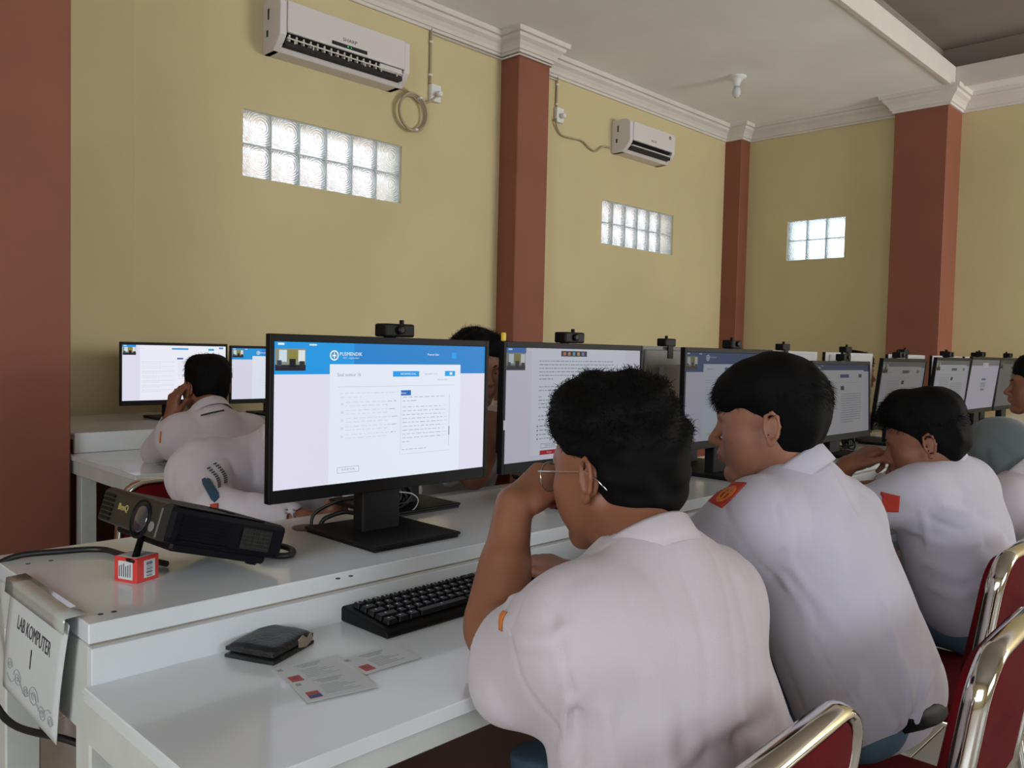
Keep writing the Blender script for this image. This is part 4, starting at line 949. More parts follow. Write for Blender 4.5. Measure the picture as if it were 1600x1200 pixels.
def hand_ops(wr, d, n, side, curl=(0.5, 0.5, 0.5, 0.5), thumb=(0.5, 0.3), s=1.0, spread=0.05):
    """wr wrist, d towards the fingers, n palm-facing direction, side +1: thumb on d x n"""
    d = V(d)/np.linalg.norm(d); n = V(n); n = n-d*(d @ n); n /= np.linalg.norm(n); u = np.cross(d, n)*side; wr = V(wr); o = []
    L = (0.088, 0.092, 0.087, 0.080); X = (0.027, 0.008, -0.011, -0.028)
    FL = ((0.042, 0.026, 0.020), (0.046, 0.030, 0.021), (0.042, 0.028, 0.020), (0.034, 0.021, 0.018)); FR = (0.0090, 0.0093, 0.0088, 0.0078)
    for i in range(4):
        k = wr+d*L[i]*s+u*X[i]*s; o.append(('+', cone(wr+d*0.008*s+u*X[i]*0.55*s, k, 0.0155*s, 0.0118*s), 0.016*s))
    o.append(('+', ell(wr+d*0.035*s+u*0.022*s+n*0.008*s, V(0.02, 0.016, 0.016)*s), 0.014*s))
    for i in range(4):
        p = wr+d*L[i]*s+u*X[i]*s; a = 0.0; dd = d+u*spread*(X[i]/0.028); dd /= np.linalg.norm(dd)
        for j, l in enumerate(FL[i]):
            a += curl[i]*(1.0 if j == 0 else 1.15 if j == 1 else 0.75); q = p+(dd*math.cos(a)+n*math.sin(a))*l*s
            r = FR[i]*s*(1-0.08*j); o.append(('+', cone(p, q, r*1.04, r*0.94), 0.0055*s if j == 0 else 0.002*s)); p = q
    p = wr+d*0.022*s+u*0.026*s+n*0.006*s; a = thumb[0]; dirs = d*math.cos(a)+u*math.sin(a)
    for j, l in enumerate((0.040, 0.032, 0.026)):
        dj = dirs*math.cos(thumb[1]*j)+(n*0.6+d*0.6)*math.sin(thumb[1]*j); dj /= np.linalg.norm(dj)
        q = p+dj*l*s; r = (0.0125, 0.0100, 0.0090)[j]*s; o.append(('+', cone(p, q, r, r*0.92), 0.007*s if j == 0 else 0.003*s)); p = q
    return o

# ------------------------------------------------------------------ hair
def hair_ops(st):
    cr = ell((0, -0.016, 0.045), (0.081, 0.099, 0.089))
    base = [('+', cr, 0), ('+', ell((0, -0.045, -0.005), (0.062, 0.062, 0.062)), 0.03)]
    face = half((0, 0.74, -0.67), 0.018)         # keeps what lies behind and above the face
    o = list(base)
    o.append(('&', half((0, 0.80, -0.60), st.get('line', 0.016)), 0.01))
    o.append(('&', half((0, 0, -1), st.get('nape', 0.055)), 0.012))
    for s in (1, -1): o.append(('-', ell((s*0.088, -0.008, -0.016), (0.022, 0.026, 0.036)), 0.006))
    for p, k in st['vol']: o.append(('+', p, k))
    for p, k in st.get('cut', []): o.append(('-', p, k))
    return o
ST = {
 'curly': dict(line=0.013, nape=0.075, vol=[(ell((0, -0.016, 0.070), (0.086, 0.100, 0.086)), 0.02), (ell((0, 0.040, 0.100), (0.066, 0.052, 0.046)), 0.03), (ell((0, -0.055, 0.010), (0.066, 0.054, 0.080)), 0.03)],
      cut=[(ell((0, 0.125, 0.018), (0.09, 0.065, 0.062)), 0.01), (ell((0.088, 0.02, -0.02), (0.03, 0.045, 0.05)), 0.008), (ell((-0.088, 0.02, -0.02), (0.03, 0.045, 0.05)), 0.008)]),
 'fringe': dict(line=0.010, nape=0.050, vol=[(ell((0, -0.018, 0.068), (0.086, 0.098, 0.072)), 0.02), (ell((0, 0.050, 0.062), (0.072, 0.050, 0.048)), 0.02), (ell((0, -0.062, 0.030), (0.072, 0.050, 0.072)), 0.025)],
      cut=[(ell((0, 0.085, -0.015), (0.105, 0.095, 0.052)), 0.006)]),
 'quiff': dict(line=0.010, nape=0.058, vol=[(ell((0, -0.012, 0.078), (0.074, 0.100, 0.074)), 0.02), (cone((0, 0.04, 0.115), (0.0, 0.105, 0.085), 0.036, 0.012), 0.02), (cone((0.03, 0.04, 0.10), (0.03, 0.092, 0.08), 0.03, 0.010), 0.02), (cone((-0.03, 0.04, 0.10), (-0.03, 0.092, 0.08), 0.03, 0.010), 0.02)],
      cut=[(ell((0, 0.128, 0.022), (0.09, 0.070, 0.062)), 0.006), (ell((0.085, 0.03, -0.01), (0.03, 0.035, 0.04)), 0.006), (ell((-0.085, 0.03, -0.01), (0.03, 0.035, 0.04)), 0.006)]),
 'short': dict(line=0.012, nape=0.055, vol=[(ell((0, -0.016, 0.062), (0.084, 0.100, 0.084)), 0.02), (ell((0, 0.040, 0.098), (0.060, 0.045, 0.036)), 0.02)],
      cut=[(ell((0, 0.125, 0.010), (0.09, 0.062, 0.060)), 0.006)]),
 'wavy': dict(line=0.010, nape=0.05, vol=[(ell((0, -0.014, 0.072), (0.088, 0.096, 0.078)), 0.02), (ell((0.03, 0.045, 0.100), (0.05, 0.042, 0.036)), 0.02), (ell((-0.04, 0.040, 0.092), (0.045, 0.042, 0.036)), 0.02)],
      cut=[(ell((0, 0.130, 0.008), (0.075, 0.075, 0.062)), 0.008)]),
}
def strands(ops, Vt, M, n, L, r, style, seed, kid, loc, parent):
    rs = np.random.RandomState(seed); idx = rs.randint(0, len(Vt), n); P = Vt[idx].copy(); N = grad(ops, P)
    R = np.array(M.to_3x3()); R = R/abs(np.linalg.det(R))**(1/3); fwd = R @ V(0, 1, 0); upv = R @ V(0, 0, 1); lx = (P-V(M.translation)) @ R
    ok = rs.rand(n) < 1
    if style == 'curly': D = N*0.55+rs.normal(size=(n, 3))*0.6; curl = 2.2
    elif style == 'fringe': D = N*0.22-upv*0.75+fwd*np.clip(lx[:, 1:2]*9, -0.5, 0.7)+rs.normal(size=(n, 3))*0.16; curl = 0.25
    elif style == 'quiff': D = N*0.35+fwd*(0.9*(lx[:, 2:3] > 0.06))-upv*0.3+rs.normal(size=(n, 3))*0.2; curl = 0.2
    elif style == 'wavy': D = N*0.5+rs.normal(size=(n, 3))*0.5+fwd*0.3; curl = 0.9
    else: D = N*0.4-upv*0.4+fwd*0.2+rs.normal(size=(n, 3))*0.25; curl = 0.2
    low = np.clip((lx[:, 2]-0.0)/0.06, 0.25, 1.0)                       # shorter at the sides and the nape
    D /= np.linalg.norm(D, axis=1, keepdims=True); Ln = L*rs.uniform(0.5, 1.25, n)*low; K = 4; segs = []
    ax = rs.normal(size=(n, 3)); ax /= np.linalg.norm(ax, axis=1, keepdims=True); pts = [P-N*0.004]; d = D
    for k in range(K):
        pts.append(pts[-1]+d*(Ln/K)[:, None]); d = d+np.cross(ax, d)*curl*0.7-upv*0.10*(0 if style == 'curly' else 1); d /= np.linalg.norm(d, axis=1, keepdims=True)
    sidev = np.cross(D, rs.normal(size=(n, 3))); sidev /= np.linalg.norm(sidev, axis=1, keepdims=True)
    wds = [1, 0.95, 0.8, 0.55, 0.12]; VV = []; 
    for k in range(K+1): VV += [pts[k]-sidev*r*wds[k], pts[k]+sidev*r*wds[k]]
    A = np.stack(VV, 1).reshape(-1, 3); base = (np.arange(n)*2*(K+1))[:, None]
    Q = np.concatenate([base+np.array([[2*k, 2*k+1, 2*k+3, 2*k+2]]) for k in range(K)])
    return A, Q
def hair(parent, loc, M, style, h, nst, L, r, seed=1, amp=0.004):
    ops = xf(hair_ops(ST[style]), M)
    if amp: ops = ops+[('o', wob(seed, 95 if style in ('curly', 'wavy') else 60, amp), 0)]
    Vt, Q = surface(ops, h, pad=0.055); A, Q2 = strands(ops, Vt, M, nst, L, r, style, seed, None, loc, parent)
    o = mesh_obj('hair', np.concatenate([Vt, A]), np.concatenate([Q, Q2+len(Vt)]), M_hair, parent, loc); return o
def head_matrix(c, az, pitch=0, roll=0, s=1.0):
    return Matrix.Translation(Vector(c)) @ Matrix.Rotation(az-PI/2, 4, 'Z') @ Matrix.Rotation(pitch, 4, 'X') @ Matrix.Rotation(roll, 4, 'Y') @ Matrix.Scale(s, 4)
def collar(parent, loc, N, axis, fwd, r=0.062, h_=0.036, band=None):
    """folded shirt collar, open at the throat"""
    a = V(axis)/np.linalg.norm(axis); f = V(fwd); f = f-a*(a @ f); f /= np.linalg.norm(f); s = np.cross(f, a); N = V(N); pts = []; n = 30
    prof_ = [(0.0, -0.012), (0.001, h_*0.5), (0.002, h_), (0.006, h_+0.003), (0.010, h_), (0.016, h_*0.45), (0.022, h_*0.02-0.004)]
    for i in range(n+1):
        t = -PI*0.90+2*PI*0.90*i/n
        d_ = -f*math.cos(t)+s*math.sin(t); lift = 0.010*math.cos(t)
        for (ro, z) in prof_: pts.append(N+d_*(r*(1+0.05*abs(math.sin(t)))+ro)+a*(z+lift-0.02*(1-math.cos(t))/2))
    m_ = len(prof_); Q = np.array([[i*m_+j, (i+1)*m_+j, (i+1)*m_+j+1, i*m_+j+1] for i in range(n) for j in range(m_-1)])
    o = mesh_obj('collar', np.array(pts), Q, M_shirt, parent, loc); md = o.modifiers.new('thick', 'SOLIDIFY'); md.thickness = 0.002
    return o

# ------------------------------------------------------------------ a seated person
def person(label, head, az, N, SL, SR, EL, ER, WL, WR, PV, pitch=0, roll=0, hs=1.0, style='short', h=0.004, hc=0.006, skin=None, shirt=None, hands=(), sleeve=0.72,
           hairp=(2500, 0.02, 0.0006), legs=True, hairs=True, long_sleeve=False, folds_px=(), wr_amp=0.0015, wr_axis=(0, 0, 1), facing=1, arm=1.0, chin=1.0, full=1.0, seam=True,
           pants=None, sleeve_r=0.058, waist_w=0.11, extra_shirt=(), loose=1.0, box_cut=None, hamp=0.004, knees=None, seed=1, col_r=0.060, col_h=0.034, belt=True, torso_r=0.095, group=None, eyebrows=True, sl_drop=0.018, hem=0.02):
    skin = skin or M_skin; shirt = shirt or M_shirt; pants = pants or M_jean
    head, N, SL, SR, EL, ER, WL, WR, PV = [V(q) for q in (head, N, SL, SR, EL, ER, WL, WR, PV)]
    loc = (PV[0], PV[1], 0.0); Mh = head_matrix(head, az, pitch, roll, hs)
    X = (SR-SL); X /= np.linalg.norm(X); spine = N-PV; spine /= np.linalg.norm(spine); F = np.cross(spine, X)*1.0; F /= np.linalg.norm(F)
    # skin: one continuous figure
    ho = xf(head_ops(chin, full), Mh); back = V(Mh @ Vector((0, -0.022, -0.03))); mid = (SL+SR)/2
    o = list(ho); o += [('+', cone(back, N, 0.052*hs, 0.056), 0.02), ('+', cone(V(Mh @ Vector((0, 0.02, -0.07))), N+F*0.02, 0.034*hs, 0.045), 0.02)]
    o += [('+', cone(SL+X*0.05, SR-X*0.05, 0.045, 0.045), 0.03), ('+', cone(mid-spine*0.08, PV, 0.095, 0.09), 0.05)]
    for S_, E_, Wr in ((SL, EL, WL), (SR, ER, WR)):
        o += [('+', cone(S_, E_, 0.044*arm, 0.037*arm), 0.03), ('+', cone(E_, Wr, 0.037*arm, 0.026*arm), 0.012), ('+', cone(E_+(Wr-E_)*0.12, E_+(Wr-E_)*0.5, 0.041*arm, 0.032*arm), 0.02)]
    for hd in hands: o += [(op, p, k) for op, p, k in hand_ops(**hd)]
    Vt, Q = surface(o, h)
    # lips take the lip colour
    Li = np.array(Mh.inverted()); L3 = Vt @ Li[:3, :3].T+Li[:3, 3]; lc = L3[Q].mean(1)
    lips = (np.abs(lc[:, 0]) < 0.021) & (lc[:, 2] < -0.047) & (lc[:, 2] > -0.0675) & (lc[:, 1] > 0.090)
    me = mesh_obj('person', Vt, Q, [skin, M_lip], None, loc, mi=lips.astype(int)); setp(me, label, 'person', group)
    # shirt
    so = []; cuts = []; k = 0.07; r = torso_r*loose; WLp = PV+spine*(0.10-hem)-X*waist_w*0.75; WRp = PV+spine*(0.10-hem)+X*waist_w*0.75
    so += [('+', cone(SL+X*0.075-spine*0.055, WLp, r*0.92, r*0.90), k), ('+', cone(SR-X*0.075-spine*0.055, WRp, r*0.92, r*0.90), k), ('+', cone(mid-spine*0.06, PV+spine*(0.06-hem), r*1.06, r*0.98), k+0.02),
           ('+', cone(SL+X*0.035, SR-X*0.035, 0.057, 0.057), 0.08), ('+', cone(N-spine*0.012, mid-spine*0.01, 0.058, 0.07), 0.05), ('+', cone(N-spine*0.025, SL, 0.042, 0.046), 0.08), ('+', cone(N-spine*0.025, SR, 0.042, 0.046), 0.08)]
    for p_ in extra_shirt: so.append(p_)
    for S_, E_, Wr in ((SL, EL, WL), (SR, ER, WR)):
        if long_sleeve:
            so += [('+', cone(S_, E_, sleeve_r, 0.054), 0.07), ('+', cone(E_, E_+(Wr-E_)*0.88, 0.052, 0.036), 0.02), ('-', cone(E_+(Wr-E_)*0.87, Wr+(Wr-E_)*0.1, 0.031, 0.031), 0.002)]
        else:
            e = S_+(E_-S_)*sleeve+V(0, 0, -sl_drop); dd = (E_-S_)/np.linalg.norm(E_-S_)
            so += [('+', cone(S_, e+dd*0.02, sleeve_r*0.86, sleeve_r*1.2), 0.06), ('&', (lambda P, e=e, dd=dd, S_=S_: np.where(np.linalg.norm(P-e, axis=1) < 0.115, (P-e) @ dd-0.004, -1.0)), 0.004)]; cuts.append(('-', cone(e-dd*0.01, e+dd*0.12, sleeve_r*1.2-0.018, sleeve_r*1.2-0.014), 0.002))
    so.append(('&', lambda P: -((P-PV) @ spine)-hem, 0.01))
    sobase = list(so)
    dsp = [('o', wob(seed+3, 42, wr_amp, wr_axis, 3.0, ridge=True), 0), ('o', wob(seed+9, 14, wr_amp*1.6), 0)]
    if folds_px: dsp.append(('o', folds([([hit(sobase, *q) for q in pts], w_, a_) for pts, w_, a_ in folds_px]), 0))
    if seam and not long_sleeve:
        def sm(P):
            w = np.zeros(len(P))
            for S_, E_ in ((SL, EL), (SR, ER)):
                dd = (E_-S_)/np.linalg.norm(E_-S_); q = (P-S_) @ dd-0.012; rr = np.linalg.norm(P-S_, axis=1); w += 0.0022*np.exp(-(q/0.004)**2)*(rr < 0.13)
                e = S_+(E_-S_)*(sleeve-0.11); q = (P-e) @ dd; rr = np.linalg.norm(P-e, axis=1); w += 0.0012*np.exp(-(q/0.0035)**2)*(rr < 0.12)
            return w
        dsp.append(('o', sm, 0))
    # hollow neck
    dsp2 = [('-', cone(N-spine*0.03, N+spine*0.12, 0.050, 0.058), 0.004)]
    full_ops = so+dsp+dsp2+cuts; Vs, Qs = surface(full_ops, hc); sh = mesh_obj('shirt', Vs, Qs, shirt, me, loc)
    col = collar(sh, loc, N+spine*0.008+F*0.006, (V(head)-N)*0.35/np.linalg.norm(V(head)-N)+spine*0.65, F, col_r, col_h); col.data.materials[0] = shirt
    if hairs:
        hair(me, loc, Mh, style, max(h, 0.0038), *hairp, seed=seed, amp=hamp)
        if eyebrows:
            b = MB()
            for s in (1, -1):
                b.tube([Mh @ Vector(q) for q in ((s*0.012, 0.0935, 0.026), (s*0.024, 0.0905, 0.031), (s*0.038, 0.081, 0.031), (s*0.048, 0.072, 0.026))], [0.003, 0.0038, 0.003, 0.001], 6, flat=(1.0, 0.8))
            b.build('eyebrows', M_hair, me, local=False)
        for s in (1, -1):
            e = MB(); e.lathe([(0.001, -0.0112), (0.007, -0.0086), (0.0108, -0.003), (0.0108, 0.003), (0.007, 0.0086), (0.0052, 0.0098)], n=16, M=Mh @ Matrix.Translation((s*0.031, 0.0722, 0.006)) @ Matrix.Rotation(-PI/2, 4, 'X'), mi=0)
            e.lathe([(0.0055, 0.0096), (0.0052, 0.0103), (0.001, 0.0110)], n=16, M=Mh @ Matrix.Translation((s*0.031, 0.0722, 0.006)) @ Matrix.Rotation(-PI/2, 4, 'X'), mi=1)
            e.build('eye', [M_eyew, M_iris], me, local=False)
    # trousers and shoes
    if legs:
        ff = V(0, facing, 0); sd = V(facing, 0, 0); kn = knees or 0.40
        lo = [('+', ell(PV-V(0, 0, 0.005)-ff*0.0, (0.150, 0.105, 0.10)), 0)]
        for s in (1, -1):
            hp = PV+sd*s*0.08-V(0, 0, 0.02); kk = hp+ff*kn+sd*s*0.04+V(0, 0, 0.01); kk[2] = min(kk[2], 0.56); an = kk+ff*0.02; an[2] = 0.10
            lo += [('+', cone(hp, kk, 0.082, 0.058), 0.03), ('+', cone(kk, an, 0.056, 0.043), 0.02)]
            s2 = [('+', cone(an+V(0, 0, -0.045), an+ff*0.13+V(0, 0, -0.062), 0.042, 0.034), 0), ('&', half((0, 0, -1), 0.0), 0.003)]
            v2, q2 = surface(s2, 0.009); mesh_obj('shoe', v2, q2, M_blk2, me, loc)
        lo.append(('&', lambda P: (P-PV) @ spine-0.045, 0.006)); lo.append(('o', wob(seed+5, 40, 0.002), 0))
        v, q = surface(lo, 0.009); tr = mesh_obj('trousers', v, q, pants, me, loc)
        if belt:
            b = MB(); pts = [Vector(PV+spine*(0.012-hem*0.6)+X*0.150*math.cos(2*PI*i/24)+F*0.106*math.sin(2*PI*i/24)) for i in range(24)]
            b.tube(pts, 0.02, 8, close=True, flat=(1.0, 0.35)); b.build('belt', M_belt, tr, local=False)
    return me, sh, Mh, so+dsp, loc
M_eyew = mat('eye_white', 'd8d2cc', 0.2); M_iris = mat('dark_iris', '150d0a', 0.1)

def dirv(a, b): a, b = V(a), V(b); return (b-a)/np.linalg.norm(b-a)
# --- student with glasses, nearest
WL1 = W(803, 790, 1.30)
hd1 = V(W(862, 738, 1.335))-V(WL1)
p1 = person('young man with curly black hair and thin glasses, elbow on desk, nearest of all', W(962, 740, 1.245), math.radians(90), (0.955, 0.660, 0.925), (0.785, 0.650, 0.865), (1.085, 0.640, 0.850),
    (0.850, 0.852, 0.800), (1.20, 0.86, 0.80), WL1, (1.20, 1.01, 0.787), (0.975, 0.575, 0.54), pitch=math.radians(-7), hs=1.0, style='curly', h=0.0034, hc=0.005, chin=0.98, arm=1.13,
    hands=(dict(wr=WL1, d=hd1, n=(0.1, 0.25, -1), side=-1, curl=(1.0, 1.2, 1.2, 1.2), thumb=(0.1, 0.1), s=0.95),
           dict(wr=(1.20, 1.01, 0.792), d=(0.1, 1, 0.10), n=(0, 0, -1), side=1, curl=(0.5, 0.55, 0.55, 0.6), thumb=(0.5, 0.2), s=0.95)),
    hairp=(12000, 0.019, 0.0006), sleeve=0.60, sl_drop=0.040, sleeve_r=0.068, seed=4, hamp=0.006, wr_amp=0.0015, torso_r=0.106, waist_w=0.175, extra_shirt=[('+', cone(W(872, 1035, 1.07), W(800, 1082, 1.09), 0.045, 0.034), 0.05)],
    folds_px=(([(1232, 1085), (1160, 1120), (1090, 1160), (1050, 1200)], 0.010, 0.009), ([(1210, 1120), (1150, 1150)], 0.010, -0.006), ([(790, 965), (812, 998), (850, 1006), (888, 985)], 0.010, 0.008),
              ([(842, 905), (860, 950), (880, 1010), (894, 1080)], 0.005, -0.005), ([(834, 905), (850, 950), (868, 1010), (884, 1080)], 0.007, 0.002), ([(1045, 1200), (1040, 1120), (1015, 1050)], 0.012, 0.006), ([(885, 1095), (878, 1180)], 0.008, 0.008), ([(900, 1110), (905, 1190)], 0.008, -0.006),
              ([(950, 1110), (962, 1200)], 0.012, 0.005), ([(850, 895), (815, 915), (800, 935)], 0.008, 0.006), ([(1060, 820), (1110, 850), (1150, 900)], 0.014, 0.004)))
me1, sh1, Mh1, so1, loc1 = p1
# glasses
gl = bpy.data.objects.new('eyeglasses', None); C.objects.link(gl); gl.parent = me1; setp(gl, 'thin silver wire glasses with round lenses')
b = MB()
for s in (1, -1):
    ring = [Mh1 @ Vector((s*0.035+0.025*math.cos(a), 0.1035-0.006*abs(math.cos(a)) , 0.0-0.0+0.0225*math.sin(a)-0.002)) for a in [2*PI*i/28 for i in range(28)]]
    b.tube(ring, 0.0012, 6, close=True)
    b.tube([Mh1 @ Vector(q) for q in ((s*0.060, 0.098, 0.008), (s*0.074, 0.088, 0.010), (s*0.079, 0.04, 0.010), (s*0.084, -0.012, 0.010), (s*0.086, -0.032, 0.0), (s*0.084, -0.048, -0.016))], 0.0012, 6)
b.tube([Mh1 @ Vector(q) for q in ((-0.011, 0.104, 0.002), (0, 0.109, 0.005), (0.011, 0.104, 0.002))], 0.0012, 6)
b.build('wire_frame', M_chrome, gl, local=False)
M_lens = bpy.data.materials.new('clear_lens'); M_lens.use_nodes = True; nt = M_lens.node_tree; bs = nt.nodes['Principled BSDF']; bs.inputs['Transmission Weight'].default_value = 1; bs.inputs['Roughness'].default_value = 0.02; bs.inputs['IOR'].default_value = 1.1; bs.inputs['Base Color'].default_value = (0.92, 0.95, 0.97, 1)
for s in (1, -1):
    b = MB(); b.lathe([(0.0235, -0.0004), (0.0235, 0.0004)], n=24, M=Mh1 @ Matrix.Translation((s*0.035, 0.1015, -0.002)) @ Matrix.Rotation(PI/2, 4, 'X') @ Matrix.Diagonal((1.03, 0.93, 1, 1)))
    b.build('lens', M_lens, gl, local=False)
pc = hit(so1, 783, 968); patch('shoulder_patch', so1, pc, (0, 0.2, 1), (0.3, 1, 0), 0.026, 0.014, M_orange, sh1, loc1)

# --- second student, fringed hair
p2 = person('young man with a thick black fringe leaning far forward, red badge on his sleeve', W(1200, 664, 1.64), math.radians(112), (1.555, 0.730, 0.975), (1.400, 0.735, 0.908), (1.700, 0.70, 0.885),
    (1.365, 0.90, 0.79), (1.78, 0.95, 0.80), (1.50, 1.10, 0.79), (1.70, 1.12, 0.79), (1.635, 0.60, 0.565), pitch=math.radians(-6), hs=1.0, style='fringe', h=0.0042, hc=0.0058, skin=M_skinb, shirt=M_shirt2,
    hands=(dict(wr=(1.50, 1.10, 0.79), d=(0.6, 1, 0), n=(0, 0, -1), side=-1, curl=(0.3,)*4),), hairp=(9000, 0.020, 0.0005), hem=0.08, sleeve=0.60, sleeve_r=0.070, seed=7, wr_amp=0.0022, wr_axis=(0.1, 0.25, 1), torso_r=0.105, waist_w=0.13,
    folds_px=(([(1222, 900), (1250, 950), (1290, 1020), (1345, 1110)], 0.008, 0.009), ([(1235, 885), (1280, 940), (1330, 1010), (1400, 1130)], 0.009, 0.009), ([(1236, 925), (1275, 1000), (1330, 1100)], 0.008, -0.008), ([(1375, 930), (1400, 1020), (1425, 1110)], 0.008, 0.006),
              ([(1465, 1030), (1445, 1080), (1432, 1130)], 0.008, 0.008), ([(1412, 1035), (1422, 1080), (1415, 1130)], 0.007, 0.007), ([(1440, 1040), (1432, 1110)], 0.007, -0.006), ([(1290, 725), (1320, 770), (1350, 850)], 0.010, 0.004), ([(1250, 930), (1268, 1010), (1300, 1085)], 0.008, 0.006),
              ([(1198, 745), (1214, 800), (1222, 860)], 0.005, -0.004), ([(1180, 880), (1200, 860), (1222, 850)], 0.01, 0.005)))
me2, sh2, Mh2, so2, loc2 = p2
patch_on('sleeve_badge', so2, [(1138, 753), (1167, 754), (1128, 794), (1106, 783)], M_rpatch, sh2, loc2)
patch_on('badge_emblem', so2, [(1138, 758), (1158, 760), (1127, 788), (1114, 781)], M_orange, sh2, loc2, off=0.004, nu=18, nv=18, shape=lambda g: 0.30 < math.hypot(g[0]-0.5, g[1]-0.5) < 0.48 or (abs(g[0]-0.5) < 0.09 and abs(g[1]-0.5) < 0.3) or (abs(g[1]-0.4) < 0.06 and abs(g[0]-0.5) < 0.3))
# --- third student
WL3 = W(1322, 728, 2.33)
p3 = person('young man with short black hair swept forward, holding his fist against his nose', W(1447, 693, 2.22), math.radians(104), (2.40, 0.735, 0.925), (2.235, 0.735, 0.865), (2.565, 0.71, 0.865),
    (2.13, 0.95, 0.80), (2.62, 0.95, 0.80), WL3, (2.52, 1.10, 0.79), (2.46, 0.64, 0.55), pitch=math.radians(-16), hs=1.0, style='quiff', h=0.005, hc=0.007, shirt=M_shirt2,
    hands=(dict(wr=WL3, d=V(W(1385, 692, 2.33))-V(WL3), n=(0.2, -0.1, -1), side=-1, curl=(0.7, 0.9, 1.0, 1.1), thumb=(0.6, 0.2)),), hairp=(6000, 0.020, 0.0007), hem=0.06, seed=12, wr_amp=0.0025, wr_axis=(1, 0.3, 0.1), torso_r=0.105, waist_w=0.13,
    folds_px=(([(1425, 830), (1470, 850), (1530, 850)], 0.012, 0.007), ([(1450, 880), (1500, 900), (1560, 880)], 0.012, 0.008), ([(1460, 920), (1500, 935), (1540, 910)], 0.01, 0.007), ([(1475, 790), (1520, 800)], 0.012, 0.005), ([(1440, 800), (1450, 860)], 0.01, 0.006)))
me3, sh3, Mh3, so3, loc3 = p3
pc = hit(so3, 1391, 786); patch('sleeve_badge', so3, pc, (0.3, 1, 0), (0, 0, 1), 0.05, 0.045, M_rpatch, sh3, loc3)
# --- fourth: veiled student
p4 = person('student in a grey-teal headscarf and white shirt, bent over behind the short-haired student', W(1556, 724, 2.70), math.radians(100), (2.98, 0.66, 0.85), (2.84, 0.68, 0.78), (3.16, 0.64, 0.78),
    (2.85, 0.93, 0.80), (3.25, 0.93, 0.80), (2.95, 1.08, 0.79), (3.2, 1.08, 0.79), (3.08, 0.58, 0.53), hairs=False, h=0.006, hc=0.008, long_sleeve=True, seed=20, pants=M_teal, belt=False, pitch=-0.3)
me4, sh4, Mh4, so4, loc4 = p4
vo = xf([('+', ell((0, -0.02, 0.045), (0.088, 0.112, 0.105)), 0), ('+', cone((0, -0.06, -0.02), (0, -0.13, -0.12), 0.095, 0.13), 0.06), ('+', cone((0.05, 0.0, -0.10), (0.08, -0.03, -0.17), 0.08, 0.09), 0.05), ('+', cone((-0.05, 0.0, -0.10), (-0.08, -0.03, -0.17), 0.08, 0.09), 0.05), ('-', ell((0, 0.125, -0.005), (0.062, 0.07, 0.08)), 0.01)], Mh4)
vo.append(('o', wob(31, 38, 0.005, (0, 0.3, 1), 2.5, ridge=True), 0)); v, q = surface(vo, 0.006); mesh_obj('headscarf', v, q, M_teal, me4, loc4)
# --- fifth, at the right edge
p5 = person('student at the right edge of the room, in profile at the last monitors', W(1618, 606, 3.55), math.radians(112), (4.08, 0.76, 0.99), (3.92, 0.76, 0.91), (4.25, 0.75, 0.91),
    (3.90, 0.98, 0.80), (4.28, 0.98, 0.80), (4.0, 1.12, 0.79), (4.2, 1.12, 0.79), (4.12, 0.6, 0.53), h=0.006, hc=0.009, style='short', hairp=(1500, 0.015, 0.001), seed=25)
# --- opposite side: student peering between the first two monitors
H6 = W(744, 579, 2.86)
p6 = person('young man with wavy black hair peering out between the two nearest monitors, chin on hand', H6, math.radians(-106), (1.99, 2.20, 1.00), (2.16, 2.17, 0.93), (1.81, 2.23, 0.93),
    (2.17, 1.93, 0.80), (1.83, 1.95, 0.80), (1.95, 1.86, 0.78), W(773, 690, 2.66), (1.99, 2.28, 0.54), pitch=math.radians(-8), style='wavy', h=0.005, hc=0.007, facing=-1, skin=M_skin,
    hands=(dict(wr=W(772, 688, 2.66), d=V(W(764, 655, 2.68))-V(W(772, 688, 2.66)), n=(0.3, 0.9, 0.2), side=1, curl=(1.1, 1.1, 1.2, 1.2), thumb=(0.4, 0.3)),), hairp=(5000, 0.020, 0.0009), seed=33, wr_amp=0.002)
pe = patch('pocket_edge', p6[3], hit(p6[3], 775, 752), (0.4, -0.3, 1), (1, -1, 0), 0.05, 0.018, M_belt, p6[1], p6[4])
# --- opposite side: student bent over behind the projector
p7 = person('student slumped on the desk behind the projector, white shirt with a blue sleeve badge', W(500, 665, 2.40), math.radians(-75), (1.25, 2.12, 0.93), (1.47, 2.13, 0.875), (1.02, 2.17, 0.86),
    (1.50, 1.90, 0.80), (0.97, 1.99, 0.80), W(520, 795, 2.05), W(470, 812, 2.06), (1.26, 2.34, 0.56), pitch=math.radians(-35), style='short', h=0.006, hc=0.0065, facing=-1,
    hands=(dict(wr=W(470, 812, 2.06), d=(1, -0.2, 0), n=(0, 0, -1), side=-1, curl=(0.5,)*4),), hairp=(1500, 0.015, 0.001), seed=41, wr_amp=0.003, wr_axis=(0.2, 0.2, 1), sleeve_r=0.078, torso_r=0.12, long_sleeve=True)
me7, sh7, Mh7, so7, loc7 = p7
patch_on('sleeve_badge', so7, [(313, 750), (325, 744), (344, 775), (333, 787)], M_bpatch, sh7, loc7, off=0.003, nu=14, nv=14, shape=lambda g: (2*g[0]-1)**4+(2*g[1]-1)**4 < 1)
patch_on('red_patch', so7, [(328, 788), (341, 786), (340, 800), (329, 800)], M_rpatch, sh7, loc7, off=0.003, nu=4, nv=4)
